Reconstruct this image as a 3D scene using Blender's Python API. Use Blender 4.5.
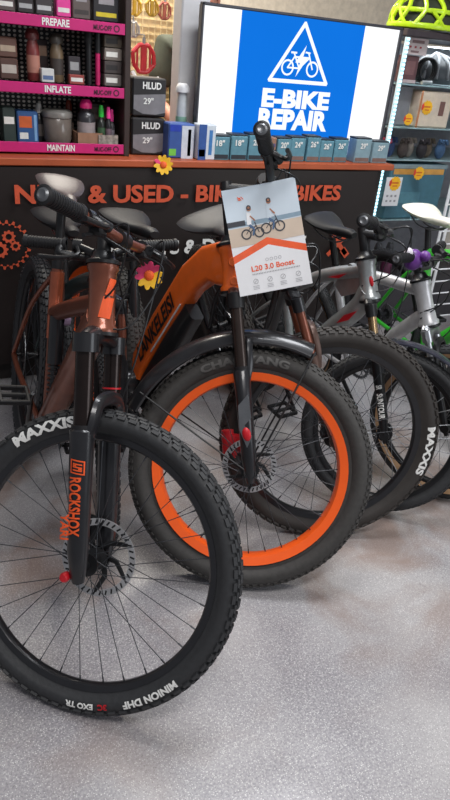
import bpy, bmesh, math, random
from mathutils import Vector, Matrix
random.seed(7)
for o in list(bpy.data.objects): bpy.data.objects.remove(o)
scene = bpy.context.scene
COL = scene.collection
V = Vector
PI = math.pi
def rad(a): return math.radians(a)

# ---------------------------------------------------------------- camera
cam_d = bpy.data.cameras.new('camera'); cam = bpy.data.objects.new('camera', cam_d); COL.objects.link(cam)
scene.camera = cam
cam_d.sensor_fit = 'VERTICAL'; cam_d.sensor_height = 24.0
cam_d.lens = 24.0 * 645 / 800
cam_d.clip_start = 0.02
YAW, PITCH, ROLL = math.atan2(.475, .880), .498, .10
fw = V((math.sin(YAW)*math.cos(PITCH), math.cos(YAW)*math.cos(PITCH), -math.sin(PITCH)))
rt0 = V((math.cos(YAW), -math.sin(YAW), 0))
up0 = rt0.cross(fw)
rt = rt0*math.cos(ROLL) + up0*math.sin(ROLL)
up = -rt0*math.sin(ROLL) + up0*math.cos(ROLL)
m = Matrix((rt, up, -fw)).transposed().to_4x4(); m.translation = V((0, 0, 1.457))
cam.matrix_world = m

# ---------------------------------------------------------------- light
w = bpy.data.worlds.new('room_light'); scene.world = w; w.use_nodes = True
w.node_tree.nodes['Background'].inputs[0].default_value = (0.86, 0.9, 1.0, 1)
w.node_tree.nodes['Background'].inputs[1].default_value = 0.21
def area(name, loc, size, power, color=(1,1,1), rot=(0,0,0), sy=None):
    l = bpy.data.lights.new(name, 'AREA'); l.energy = power; l.color = color; l.size = size
    if sy: l.shape = 'RECTANGLE'; l.size_y = sy
    o = bpy.data.objects.new(name, l); o.location = loc; o.rotation_euler = rot; COL.objects.link(o); return o
area('ceiling_lamp_front', (0.6, 0.0, 2.9), 1.5, 38, (1, .97, .95), sy=.6)
area('ceiling_lamp_middle', (1.6, 1.7, 2.9), 1.4, 40, (.95, .97, 1), sy=.5)
area('ceiling_lamp_rear', (1.2, 3.75, 2.7), 1.0, 60, (1, .93, .82), sy=.6)
area('side_area_light', (3.6, -1.6, 1.7), 1.8, 28, (.9, .95, 1), (rad(80), 0, rad(60)))  # cool area light out of view at the right, aimed across the bikes
vs = scene.view_settings
vs.view_transform = 'Standard'; vs.look = 'None'; vs.gamma = 1; vs.exposure = 0.3; vs.use_curve_mapping = False

# ---------------------------------------------------------------- materials
def lin(c):
    return tuple(((x/255)/12.92 if x/255 <= .04045 else ((x/255+.055)/1.055)**2.4) for x in c)
MATS = {}
def mat(name, col=(128,128,128), rough=.5, metal=0., var=.12, scale=30., bump=0., emit=0., coat=0., spec=.5, alpha=1., trans=0.):
    if name in MATS: return MATS[name]
    M = bpy.data.materials.new(name); M.use_nodes = True; nt = M.node_tree; N = nt.nodes; L = nt.links
    b = N['Principled BSDF']; c = lin(col)
    tc = N.new('ShaderNodeTexCoord'); nz = N.new('ShaderNodeTexNoise'); nz.inputs['Scale'].default_value = scale; nz.inputs['Detail'].default_value = 4
    L.new(tc.outputs['Object'], nz.inputs['Vector'])
    rp = N.new('ShaderNodeValToRGB'); e = rp.color_ramp.elements
    e[0].position = .3; e[1].position = .7
    e[0].color = tuple(max(0, x*(1-var)) for x in c)+(1,); e[1].color = tuple(min(1, x*(1+var)) for x in c)+(1,)
    L.new(nz.outputs['Fac'], rp.inputs['Fac']); L.new(rp.outputs['Color'], b.inputs['Base Color'])
    b.inputs['Roughness'].default_value = rough; b.inputs['Metallic'].default_value = metal
    b.inputs['Coat Weight'].default_value = coat; b.inputs['Specular IOR Level'].default_value = spec
    if trans: b.inputs['Transmission Weight'].default_value = trans; b.inputs['IOR'].default_value = 1.02
    if alpha < 1: b.inputs['Alpha'].default_value = alpha
    if emit:
        b.inputs['Emission Color'].default_value = c+(1,); b.inputs['Emission Strength'].default_value = emit
    if bump:
        bp = N.new('ShaderNodeBump'); bp.inputs['Strength'].default_value = bump; bp.inputs['Distance'].default_value = .004
        L.new(nz.outputs['Fac'], bp.inputs['Height']); L.new(bp.outputs['Normal'], b.inputs['Normal'])
    MATS[name] = M; return M
rubber = mat('tyre_rubber', (46,47,49), .62, bump=.3, scale=80)
rubber2 = mat('tyre_rubber_dusty', (60,58,56), .7, bump=.3, scale=80)
black = mat('black_metal', (26,26,28), .38, .2)
blackp = mat('black_plastic', (28,28,30), .55, spec=.3)
satin = mat('satin_black', (36,36,39), .3, .3, coat=.3)
grey = mat('grey_metal', (120,122,125), .35, .8)
silver = mat('silver_metal', (190,192,195), .28, .9)
chrome = mat('chrome', (210,212,215), .15, 1.)
steel = mat('spoke_steel', (70,72,76), .4, .7)
steel_l = mat('spoke_steel_bright', (150,152,155), .35, .8)
copper = mat('copper_brown_paint', (132,74,54), .33, .5, coat=.4)
copper2 = mat('copper_paint_bright', (176,92,62), .3, .6, coat=.4)
orange = mat('orange_paint', (244,108,30), .34, .0, coat=.4, var=.05)
orange_d = mat('orange_decal', (228,84,28), .5)
orange_rim = mat('orange_rim_paint', (255,98,28), .4, var=.04)
white = mat('white_paint', (225,226,228), .45)
red = mat('red_paint', (190,22,34), .4)
green = mat('green_paint', (52,170,44), .4, coat=.3)
teal_d = mat('dark_teal_paint', (44,62,62), .35, .3, coat=.3)
paper = mat('white_paper', (222,222,224), .6, var=.02)
letter_w = mat('white_lettering', (232,232,228), .6, var=.03)
letter_g = mat('grey_lettering', (88,86,84), .6)
purple = mat('purple_plastic', (98,48,130), .4)
skin = mat('skin', (198,140,118), .55)

# ---------------------------------------------------------------- mesh builder
BASE = {}
def base_of(o):
    while o.parent: o = o.parent
    return BASE.get(o.name, V((0,0,0)))
def tag(o, label=None, cat=None, group=None, kind=None):
    if label: o['label'] = label
    if cat: o['category'] = cat
    if group: o['group'] = group
    if kind: o['kind'] = kind
    return o
def thing(name, loc, label, cat, group=None):
    o = bpy.data.objects.new(name, None); o.empty_display_size = .05; COL.objects.link(o)
    loc = place(loc); o.location = loc; BASE[o.name] = V(loc); tag(o, label, cat, group); return o
CABK = None     # (scale, offset) scaling the cabinet group about the camera, set while it is built
def place(q):
    return V(q) if CABK is None else V((q[0]*CABK[0]+CABK[1][0], q[1]*CABK[0]+CABK[1][1], q[2]*CABK[0]+CABK[1][2]))
class MB:
    def __init__(s): s.v = []; s.f = []; s.m = []; s.sm = []; s.cm = 0; s.smooth = True
    def add(s, vs, fs):
        k = len(s.v); s.v += [V(x) for x in vs]; s.f += [tuple(i+k for i in f) for f in fs]
        s.m += [s.cm]*len(fs); s.sm += [s.smooth]*len(fs); return s
    def box(s, c, size, X=V((1,0,0)), Y=V((0,1,0)), Z=V((0,0,1)), bev=0.):
        c = V(c); hx, hy, hz = [q/2 for q in size]
        k = s.smooth; s.smooth = False
        if bev <= 0:
            vs = [c+X*(a*hx)+Y*(b*hy)+Z*(d*hz) for a in (-1,1) for b in (-1,1) for d in (-1,1)]
            s.add(vs, [(0,1,3,2),(4,6,7,5),(0,4,5,1),(2,3,7,6),(0,2,6,4),(1,5,7,3)])
        else:
            e = min(bev, hx*.95, hy*.95, hz*.95); vs = []; idx = {}
            for a in (-1,1):
                for b in (-1,1):
                    for d in (-1,1):
                        for ax_ in range(3):
                            q = [a*(hx-e), b*(hy-e), d*(hz-e)]
                            q[ax_] = [a*hx, b*hy, d*hz][ax_]
                            idx[(a,b,d,ax_)] = len(vs); vs.append(c+X*q[0]+Y*q[1]+Z*q[2])
            fs = []
            for ax_ in range(3):
                o1, o2 = [i for i in range(3) if i != ax_]
                for sg in (-1,1):
                    def key(p, q):
                        t = [0,0,0]; t[ax_] = sg; t[o1] = p; t[o2] = q; return tuple(t)
                    fs.append(tuple(idx[key(p,q)+(ax_,)] for p, q in ((-1,-1),(1,-1),(1,1),(-1,1))))
                for p in (-1,1):
                    for q in (-1,1):
                        t1 = [0,0,0]; t2 = [0,0,0]; t1[o1] = t2[o1] = p; t1[o2] = t2[o2] = q; t1[ax_] = -1; t2[ax_] = 1
                        fs.append((idx[tuple(t1)+(o1,)], idx[tuple(t2)+(o1,)], idx[tuple(t2)+(o2,)], idx[tuple(t1)+(o2,)]))
            for a in (-1,1):
                for b in (-1,1):
                    for d in (-1,1): fs.append(tuple(idx[(a,b,d,i)] for i in range(3)))
            s.add(vs, fs)
        s.smooth = k; return s
    def loft(s, rings, cap=True, closed=False):
        n = len(rings[0]); vs = [p for r in rings for p in r]; fs = []; R = len(rings)
        for i in range(R if closed else R-1):
            j = (i+1) % R
            for k in range(n): fs.append((i*n+k, i*n+(k+1)%n, j*n+(k+1)%n, j*n+k))
        if cap and not closed: fs += [tuple(range(n-1,-1,-1)), tuple((R-1)*n+k for k in range(n))]
        return s.add(vs, fs)
    def tube(s, pts, r, n=10, cap=True, sx=1., ref=None):
        pts = [V(p) for p in pts]; L = len(pts)
        rs = r if isinstance(r, (list, tuple)) else [r]*L
        d0 = (pts[1]-pts[0]).normalized(); ref = V(ref) if ref else (V((0,0,1)) if abs(d0.z) < .9 else V((1,0,0)))
        u = (ref - d0*ref.dot(d0)).normalized(); rings = []
        for i, p in enumerate(pts):
            d = (pts[min(i+1,L-1)]-pts[max(i-1,0)]).normalized()
            u = (u - d*u.dot(d)).normalized(); v = d.cross(u)
            rings.append([p+(u*math.cos(a)+v*math.sin(a)*sx)*rs[i] for a in [2*PI*k/n for k in range(n)]])
        return s.loft(rings, cap)
    def curve(s, pts, r, n=8, sub=6, **kw):
        return s.tube(spline(pts, sub), r, n, **kw)
    def lathe(s, c, axis, prof, n=32, a0=0., a1=2*PI, closedprof=False, ref=None):
        # prof = (radius, height along axis)
        c = V(c); axis = V(axis).normalized(); ref = V(ref) if ref else (V((0,0,1)) if abs(axis.z) < .9 else V((1,0,0)))
        u = (ref-axis*ref.dot(axis)).normalized(); v = axis.cross(u); full = abs(a1-a0-2*PI) < 1e-6
        m_ = n if full else n+1; P = len(prof); vs = []; fs = []
        for i in range(m_):
            a = a0+(a1-a0)*i/n
            for (r_, h) in prof: vs.append(c+(u*math.cos(a)+v*math.sin(a))*r_+axis*h)
        for i in range(n):
            j = (i+1) % m_
            for k in range(P if closedprof else P-1):
                l = (k+1) % P; fs.append((i*P+k, j*P+k, j*P+l, i*P+l))
        if not full and closedprof: fs += [tuple(range(P)), tuple((m_-1)*P+k for k in range(P-1,-1,-1))]
        return s.add(vs, fs)
    def ell(s, c, rx, ry, rz, X=V((1,0,0)), Y=V((0,1,0)), Z=V((0,0,1)), n=16, m=10):
        c = V(c); vs = []; fs = []
        for i in range(m+1):
            t = PI*i/m
            for k in range(n):
                a = 2*PI*k/n; vs.append(c+X*(rx*math.sin(t)*math.cos(a))+Y*(ry*math.sin(t)*math.sin(a))+Z*(rz*math.cos(t)))
        for i in range(m):
            for k in range(n): fs.append((i*n+k, (i+1)*n+k, (i+1)*n+(k+1)%n, i*n+(k+1)%n))
        return s.add(vs, fs)
    def prism(s, poly, c, X, Y, Z, depth):
        # polygon in X,Y extruded along Z from c
        c = V(c); k = s.smooth; s.smooth = False
        a = [c+X*x+Y*y for x, y in poly]; b = [p+Z*depth for p in a]; n = len(poly)
        s.add(a+b, [tuple(range(n-1,-1,-1)), tuple(range(n, 2*n))]+[(i,(i+1)%n,n+(i+1)%n,n+i) for i in range(n)])
        s.smooth = k; return s
    def build(s, name, mats, parent=None, label=None):
        s.v = [place(q) for q in s.v]
        if not isinstance(mats, (list, tuple)): mats = [mats]
        me = bpy.data.meshes.new(name)
        if parent is not None: b = base_of(parent)
        else:
            xs = [p.x for p in s.v]; ys = [p.y for p in s.v]; b = V(((min(xs)+max(xs))/2, (min(ys)+max(ys))/2, min(p.z for p in s.v)))
        me.from_pydata([tuple(p-b) for p in s.v], [], s.f)
        for mm in mats: me.materials.append(mm)
        me.polygons.foreach_set('material_index', s.m); me.polygons.foreach_set('use_smooth', s.sm)
        bm = bmesh.new(); bm.from_mesh(me); bmesh.ops.remove_doubles(bm, verts=bm.verts, dist=1e-6); bmesh.ops.recalc_face_normals(bm, faces=bm.faces)
        for e in bm.edges:
            if len(e.link_faces) == 2 and e.calc_face_angle(0) > .7: e.smooth = False
        bm.to_mesh(me); bm.free()
        o = bpy.data.objects.new(name, me); COL.objects.link(o)
        if parent is not None: o.parent = parent
        else: o.location = b; BASE[o.name] = b
        if label: o['label'] = label
        return o
def spline(pts, sub=6):
    pts = [V(p) for p in pts]; out = []
    if len(pts) < 3: return pts
    P = [pts[0]*2-pts[1]]+pts+[pts[-1]*2-pts[-2]]
    for i in range(1, len(P)-2):
        for k in range(sub):
            t = k/sub; a, b, c, d = P[i-1], P[i], P[i+1], P[i+2]
            out.append(.5*((2*b)+(c-a)*t+(2*a-5*b+4*c-d)*t*t+(3*b-a-3*c+d)*t**3))
    out.append(pts[-1]); return out
def text_geo(s, h, bold=.02, shear=0., width=None, subdiv=False):
    cu = bpy.data.curves.new('t', 'FONT'); cu.body = s; cu.size = 1; cu.offset = bold; cu.shear = shear; cu.resolution_u = 3
    o = bpy.data.objects.new('t', cu); COL.objects.link(o)
    dg = bpy.context.evaluated_depsgraph_get(); me = bpy.data.meshes.new_from_object(o.evaluated_get(dg))
    bm = bmesh.new(); bm.from_mesh(me)
    if subdiv:
        bmesh.ops.triangulate(bm, faces=bm.faces); bmesh.ops.subdivide_edges(bm, edges=[e for e in bm.edges if e.calc_length() > .3], cuts=2)
        bmesh.ops.triangulate(bm, faces=bm.faces)
    bm.verts.ensure_lookup_table()
    vs = [v.co.copy() for v in bm.verts]; fs = [tuple(v.index for v in f.verts) for f in bm.faces]; bm.free()
    bpy.data.objects.remove(o); bpy.data.curves.remove(cu); bpy.data.meshes.remove(me)
    x0 = min(v.x for v in vs); x1 = max(v.x for v in vs); y0 = min(v.y for v in vs); y1 = max(v.y for v in vs)
    k = h/.70; kx = width/(x1-x0) if width else k
    return [((v.x-x0)*kx, v.y*k) for v in vs], fs, (x1-x0)*kx
def flat_text(mb, s, o, X, Y, h, nrm, bold=.02, width=None, shear=0, lift=.0015, center=False):
    vs, fs, wd = text_geo(s, h, bold, shear, width)
    o = V(o); off = -wd/2 if center else 0
    mb.smooth = False
    mb.add([o+X*(x+off)+Y*y+nrm*lift for x, y in vs], fs); return wd
def tube_text(mb, s, p0, d, upv, r, h, bold=.03, width=None, shear=0, center=False, lift=.0012, flat=1.):
    vs, fs, wd = text_geo(s, h, bold, shear, width, True)
    d = d.normalized(); upv = (upv-d*upv.dot(d)).normalized(); nrm = d.cross(upv); r2 = r+lift
    mb.smooth = False
    mb.add([V(p0)+d*(x-(wd/2 if center else 0))+upv*(math.sin((y-h/2)/r)*r2)+nrm*(math.cos((y-h/2)/r)*r2*flat) for x, y in vs], fs)

# ---------------------------------------------------------------- setting
def ground_mat():
    M = bpy.data.materials.new('terrazzo'); M.use_nodes = True; nt = M.node_tree; N = nt.nodes; L = nt.links; b = N['Principled BSDF']
    tc = N.new('ShaderNodeTexCoord')
    def noise(sc, det=3, dist=0):
        n = N.new('ShaderNodeTexNoise'); n.inputs['Scale'].default_value = sc; n.inputs['Detail'].default_value = det; n.inputs['Distortion'].default_value = dist
        L.new(tc.outputs['Object'], n.inputs['Vector']); return n
    def ramp(src, stops):
        r = N.new('ShaderNodeValToRGB'); e = r.color_ramp.elements
        while len(e) < len(stops): e.new(.5)
        for k, (p, c) in enumerate(stops): e[k].position = p; e[k].color = c+(1,) if len(c) == 3 else c
        L.new(src, r.inputs['Fac']); return r
    def mix(f, a, c2):
        mx = N.new('ShaderNodeMix'); mx.data_type = 'RGBA'; L.new(f, mx.inputs[0]); L.new(a, mx.inputs[6])
        if isinstance(c2, tuple): mx.inputs[7].default_value = c2+(1,)
        else: L.new(c2, mx.inputs[7])
        return mx.outputs[2]
    base0 = ramp(noise(1.9, 6, .3).outputs['Fac'], [(.36, lin((128,124,130))), (.62, lin((170,167,168)))])
    grain = ramp(noise(170, 2).outputs['Fac'], [(.35, (0,0,0)), (.65, (.55,.55,.55))])
    class basec: pass
    basec.outputs = {'Color': mix(grain.outputs['Color'], base0.outputs['Color'], lin((186,183,182)))}
    vo = N.new('ShaderNodeTexVoronoi'); vo.inputs['Scale'].default_value = 230; L.new(tc.outputs['Object'], vo.inputs['Vector'])
    chip = ramp(vo.outputs['Distance'], [(.22, (1,1,1)), (.38, (0,0,0))])
    rnd = ramp(vo.outputs['Color'], [(.30, (0,0,0)), (.6, (.85,.85,.85))])
    mul = N.new('ShaderNodeMath'); mul.operation = 'MULTIPLY'; L.new(chip.outputs['Color'], mul.inputs[0]); L.new(rnd.outputs['Color'], mul.inputs[1])
    c1 = mix(mul.outputs[0], basec.outputs['Color'], lin((220,218,216)))
    vo2 = N.new('ShaderNodeTexVoronoi'); vo2.inputs['Scale'].default_value = 210; L.new(tc.outputs['Object'], vo2.inputs['Vector'])
    chip2 = ramp(vo2.outputs['Distance'], [(.16, (.5,.5,.5)), (.30, (0,0,0))])
    c2 = mix(chip2.outputs['Color'], c1, lin((96,92,92)))
    # brown rust stains around the wheels
    st = ramp(noise(3.6, 4, .4).outputs['Fac'], [(.50, (0,0,0)), (.66, (.62,.62,.62))])
    grad = N.new('ShaderNodeSeparateXYZ'); L.new(tc.outputs['Object'], grad.inputs[0])
    yr = N.new('ShaderNodeMapRange'); yr.inputs[1].default_value = -.95; yr.inputs[2].default_value = -.45; L.new(grad.outputs[1], yr.inputs[0])
    m2 = N.new('ShaderNodeMath'); m2.operation = 'MULTIPLY'; L.new(st.outputs['Color'], m2.inputs[0]); L.new(yr.outputs[0], m2.inputs[1])
    c3 = mix(m2.outputs[0], c2, lin((128,98,80)))
    L.new(c3, b.inputs['Base Color'])
    rr = ramp(noise(7, 3).outputs['Fac'], [(.3, (.26,.26,.26)), (.7, (.42,.42,.42))]); L.new(rr.outputs['Color'], b.inputs['Roughness'])
    return M
def struct(name, mb, mt):
    o = mb.build(name, mt); o['kind'] = 'structure'; return o
struct('floor', MB().box((1.0, 1.6, -.05), (7, 8, .1)), ground_mat())
struct('wall_back', MB().box((1.0, 4.45, 1.5), (7, .1, 3)), mat('back_wall_paint', (206,196,180), .8))
struct('wall_right', MB().box((4.45, 1.6, 1.5), (.1, 8, 3)), mat('side_wall_paint', (196,196,196), .8))

# ---------------------------------------------------------------- bicycle builder
def frame_of(c, tang, lean, beta):
    t = V((math.cos(rad(tang)), math.sin(rad(tang)), 0)); n = V((-t.y, t.x, 0))
    u = V((0,0,1))*math.cos(rad(lean))+n*math.sin(rad(lean)); ax = t.cross(u)
    a = u*math.cos(rad(beta))+t*math.sin(rad(beta))
    return t, u, ax, a
def make_wheel(name, par, c, t, u, ax, R, tw, rim_o, rim_i, rim_m, nsp=28, spoke_m=steel, knob='mtb', tyre_m=rubber, rotor=.08, rotor_side=-1, rotor_m=silver, rimw=.03, detail=True, texts=(), hubr=.02, wall=None):
    c = V(c)
    mb = MB(); hw = rimw/2
    prof = [(rim_o+.002, hw), (rim_o+.002, hw-.003), (rim_o-.008, hw-.004), (rim_o-.008, -hw+.004), (rim_o+.002, -hw+.003), (rim_o+.002, -hw), (rim_i+.004, -hw*.8), (rim_i, -hw*.45), (rim_i, hw*.45), (rim_i+.004, hw*.8)]
    mb.lathe(c, ax, prof, 72, closedprof=True, ref=u)
    wheel = mb.build(name, rim_m, par)
    # tyre
    mb = MB(); rm = (R+rim_o)/2+.002; rr_ = (R-rim_o)/2; K = 14; prof = []
    kd = .003 if knob else 0
    for i in range(K+1):
        a = -PI*.80+2*PI*.80*i/K
        prof.append((rm+(rr_-kd)*math.cos(a)*(1 if abs(a) < PI/2 else .95), (tw/2-kd*.5)*math.sin(a)))
    prof.append((rim_o-.004, hw*.7)); prof.insert(0, (rim_o-.004, -hw*.7))
    mb.lathe(c, ax, prof, 72, ref=u)
    if knob:
        nk = {'mtb': 76, 'fat': 104, 'slick': 90}[knob]
        kh = {'mtb': .0045, 'fat': .003, 'slick': .002}[knob]
        rows = {'mtb': [(-50,1.0,.5), (50,1.0,.5), (-14,1.1,0), (14,1.1,0), (-33,.7,.25), (33,.7,.25)], 'fat': [(-50,.8,.5), (50,.8,.5), (-32,.8,.0), (32,.8,.0), (-11,.9,.5), (11,.9,.5)], 'slick': [(-50,1,.5),(50,1,.5),(-20,1,0),(20,1,0),(0,.8,.5)]}[knob]
        for (ang, wd, ph) in rows:
            sa, ca = math.sin(rad(ang)), math.cos(rad(ang))
            pr, ph_ = rm+(rr_-kd)*ca, (tw/2-kd*.5)*sa
            if not detail and abs(ang) < 30: pass
            for k in range(nk):
                th = 2*PI*(k+ph)/nk; er = u*math.cos(th)+t*math.sin(th); et = u*(-math.sin(th))+t*math.cos(th)
                no = (er*ca+ax*sa).normalized(); tn = (ax*ca-er*sa).normalized()
                ln = 2*PI*R/nk*(.62 if knob != 'fat' else .5)
                mb.box(c+er*pr+ax*ph_+no*(kh*.4), (ln, tw*.15*wd, kh*1.6), et, tn, no)
    if wall:
        mb.cm = 1
        for sg in (1,-1): mb.lathe(c, ax, [(rim_o+.003, sg*hw), (rim_o+(R-rim_o)*.2, sg*(tw/2*.86)), (rim_o+(R-rim_o)*.42, sg*(tw/2+.0012))], 72, ref=u)
    mb.build('tyre', [tyre_m]+([wall] if wall else []), wheel)
    # spokes
    for i in range(nsp):
        th = 2*PI*(i+.5)/nsp; sd = 1 if i % 2 else -1; cr = rad(62 if (i//2) % 2 else -62)
        er = u*math.cos(th)+t*math.sin(th); e2 = u*math.cos(th+cr)+t*math.sin(th+cr)
        p1 = c+e2*(hubr+.004)+ax*(sd*.026); p2 = c+er*rim_i+ax*(sd*.003)
        sp = MB().tube([p1, p2], .0011, 5)
        sp.tube([p2-(p2-p1).normalized()*.014, p2+(p2-p1).normalized()*.002], .002, 6)
        sp.build('spoke', spoke_m, wheel)
    hb = MB().lathe(c, ax, [(0,-.055),(.009,-.055),(.009,-.03),(hubr+.008,-.03),(hubr+.008,-.025),(hubr*.7,-.02),(hubr*.6,0),(hubr*.7,.02),(hubr+.008,.025),(hubr+.008,.03),(.009,.03),(.009,.055),(0,.055)], 24, ref=u)
    hb.build('hub', black, wheel)
    if rotor:
        mb = MB(); off = ax*(rotor_side*.038)
        mb.lathe(c+off, ax, [(rotor-.017,-.001),(rotor,-.001),(rotor,.001),(rotor-.017,.001)], 60, closedprof=True, ref=u)
        mb.cm = 1
        for k in range(36):    # dark vent slots of the braking ring, both faces
            th = 2*PI*k/36; er = u*math.cos(th+.1)+t*math.sin(th+.1); et = (u*(-math.sin(th))+t*math.cos(th)); sl = (er+et*.5).normalized()
            mb.box(c+off+er*(rotor-.0085), (.0045, .012, .0024), ax.cross(sl), sl, ax)
        for k in range(6):
            th = 2*PI*k/6; er = u*math.cos(th)+t*math.sin(th); er2 = u*math.cos(th+.5)+t*math.sin(th+.5); er3 = u*math.cos(th+.95)+t*math.sin(th+.95)
            mb.tube([c+off+er*.018, c+off+er2*(rotor*.5), c+off+er3*(rotor-.012)], [.010,.007,.0055], 6, sx=.4, ref=er2)
        mb.cm = 1; mb.lathe(c+off, ax, [(.012,-.002),(.030,-.002),(.030,.002),(.012,.002)], 24, closedprof=True, ref=u)
        mb.build('brake_rotor', [rotor_m, black], wheel)
    for (s, a0, h, wdeg, mt, nm) in texts:
        vs_, fs_, wd = text_geo(s, h, .045, 0, rad(wdeg)*rm, True)
        mbt = MB(); mbt.smooth = False; pts = []
        for x, y in vs_:
            th = PI/2-(rad(a0)-x/rm); r_ = rm+(y-h/2)
            cosv = max(-1, min(1, (r_-rm)/rr_)); hz = (tw/2)*math.sqrt(max(0, 1-cosv*cosv))+.0016
            pts.append(c+(u*math.cos(th)+t*math.sin(th))*r_+ax*hz)
        mbt.add(pts, fs_); mbt.build('tyre_lettering', mt, wheel, nm)
    return wheel
def saddle_mesh(p, fwd, upv, lat, L=.27, W=.075, cover=blackp, par=None, name='saddle', wide=1.):
    mb = MB(); rings = []
    for i in range(13):
        x = i/12; wd = W*wide*(.26+.12*x if x < .35 else .30+.70*math.sin(min(1,(x-.35)/.5)*PI/2)); wd *= (1 if x < .93 else .8); wd *= (.75 if i == 0 else 1)
        z = .012*math.cos(x*PI*2)*.6+(.018*x); q = p+fwd*(L*(.55-x))+upv*z; ring = []
        for k in range(14):
            a = 2*PI*k/14; cs, sn = math.cos(a), math.sin(a)
            ring.append(q+lat*(wd*cs)+upv*((.016 if sn > 0 else .026)*sn*(1 if i not in (0,12) else .55)))
        rings.append(ring)
    mb.loft(rings)
    s = mb.build(name, cover, par)
    rl = MB()
    for sg in (-1,1): rl.curve([p+fwd*.11-upv*.02+lat*(.008*sg), p+fwd*.05-upv*.045+lat*(.02*sg), p-fwd*.05-upv*.045+lat*(.022*sg), p-fwd*.10-upv*.015+lat*(.03*sg)], .0035, 6)
    rl.build('saddle_rail', grey, s)
    return s
def rrect(c, X, Y, w, h, r=.3, n=4):
    out = []
    for (sx, sy, a0) in ((1,1,0),(-1,1,90),(-1,-1,180),(1,-1,270)):
        rr = min(w,h)*r
        for k in range(n):
            a = rad(a0+90*k/(n-1)); out.append(c+X*(sx*(w/2-rr)+rr*math.cos(a))+Y*(sy*(h/2-rr)+rr*math.sin(a)))
    return out
def bike(P):
    c = V(P['c']); R = P['R']; t, u, ax, a = frame_of(c, P['tang'], P['lean'], P['beta'])
    phi = P['phi']; rd = V((math.cos(rad(phi)), math.sin(rad(phi)), 0)); wb = P.get('wb', 1.15)
    rh = c+rd*wb; rh.z = P.get('Rr', R)
    root = thing(P['name'], ((c.x+rh.x)/2, (c.y+rh.y)/2, 0), P['label'], 'bicycle', P.get('group'))
    e = (rh-c).normalized(); v = (a-e*a.dot(e)).normalized(); lat = e.cross(v)     # lat: rider's right when e points back
    p = lambda d: c+a*d
    h0, h1 = P['head']; fm = P['frame_m']; ow = P.get('legoff', .062)
    # ---- wheels
    make_wheel('front_wheel', root, c, t, u, ax, R, P['tw'], P['rim_o'], P['rim_i'], P['rim_m'], texts=P.get('texts', ()), knob=P.get('knob','mtb'), tyre_m=P.get('tyre_m', rubber), nsp=P.get('nsp',28), rimw=P.get('rimw',.03), spoke_m=P.get('spoke_m', steel), rotor=P.get('rotor',.08), rotor_m=P.get('rotor_m', silver), wall=P.get('wall'))
    ru = (V((0,0,1))*.98+ (lat*lat.z*-1)*0).normalized(); rax = lat.normalized(); rt_ = e; ru = (v-lat*v.dot(lat)).normalized()
    ru = (V((0,0,1))-lat*lat.z).normalized(); rt_ = ru.cross(lat).normalized()
    make_wheel('rear_wheel', root, rh, rt_, ru, rt_.cross(ru), P.get('Rr',R), P['tw'], P['rim_o'], P['rim_i'], P['rim_m'], knob=P.get('knob','mtb'), tyre_m=P.get('tyre_m', rubber), nsp=P.get('nspr',20), rimw=P.get('rimw',.03), spoke_m=P.get('spoke_m', steel), rotor=P.get('rotor',.08), wall=P.get('wall'))
    # ---- fork
    fk = P.get('fork', {}); lm = fk.get('lower_m', black); sm = fk.get('stan_m', satin); lr = fk.get('r', .020); st0 = fk.get('low_top', .31); cr = fk.get('crown', .50)
    mb = MB()
    for sg in (1,-1):
        o = ax*(ow*sg)
        mb.tube([c+o*.9-a*.028, c+o*.95, c+o+a*.05, c+o+a*.16, c+o+a*st0, c+o+a*(st0+.006)], [lr*.55, lr*.75, lr*.95, lr, lr*1.12, lr*.9], 14)
        mb.lathe(c+o*.95, ax, [(0,-.012),(.016,-.012),(.018,0),(.016,.012),(0,.012)], 16)
    ar = R+.018; q = st0-.005
    fo = t.normalized()*.018
    if not fk.get('rigid'):
        mb.smooth = True
        pts = [p(q-.03)+ax*ow+fo*.6, p(q+.03)+ax*ow*.97+fo*1.4, p(ar+.005)+ax*ow*.72+fo*1.6, p(ar+.016)+fo*1.8, p(ar+.005)-ax*ow*.72+fo*1.6, p(q+.03)-ax*ow*.97+fo*1.4, p(q-.03)-ax*ow+fo*.6]
        mb.curve(pts, fk.get('arch_r', .0125), 8, sub=4, sx=.7)
    fork = mb.build('fork', lm, root)
    for sg in (1,-1):
        o = ax*(ow*sg)
        MB().tube([c+o+a*(st0-.02), c+o+a*cr], lr*.82, 14).build('fork_stanchion', sm, fork)
        MB().tube([c+o+a*(st0+.0), c+o+a*(st0+.014)], lr*.98, 14).build('wiper_seal', blackp, fork)
    cb = MB(); cm_ = fk.get('crown_m', satin); rings = []
    for k in range(9):
        x = -1+k/4; rings.append(rrect(p(cr+.004+.022*(1-x*x))+ax*(ow*1.0*x), t, a, .046-.006*abs(x), .044, .4))
    cb.loft(rings)
    for sg in (1,-1): cb.tube([p(cr-.02)+ax*ow*sg, p(cr+.022)+ax*ow*sg], lr*1.15, 14)
    cb.build('fork_crown', cm_, fork)
    for f_ in fk.get('texts', ()):
        s, d0, hgt, wid, mt, side, nm = f_
        mbt = MB(); tube_text(mbt, s, c+ax*ow+a*d0, -a, ax*math.sin(0)+t if side == 0 else t, lr*1.02, hgt, width=wid, lift=.0022)
        mbt.build('fork_lettering', mt, fork, nm)
    if fk.get('caliper'):
        k = MB(); o = -ax*(ow-.012)-t*.058
        k.box(c+o+a*.055, (.040,.034,.085), t, ax, a, .010); k.tube([c+o+a*.01-t*.004, c+o+a*.10-t*.004], .020, 12); k.box(c-ax*(ow-.006)-t*.03+a*.06, (.04,.016,.06), t, ax, a, .004)
        k.build('brake_caliper', fk['caliper'], fork)
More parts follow.
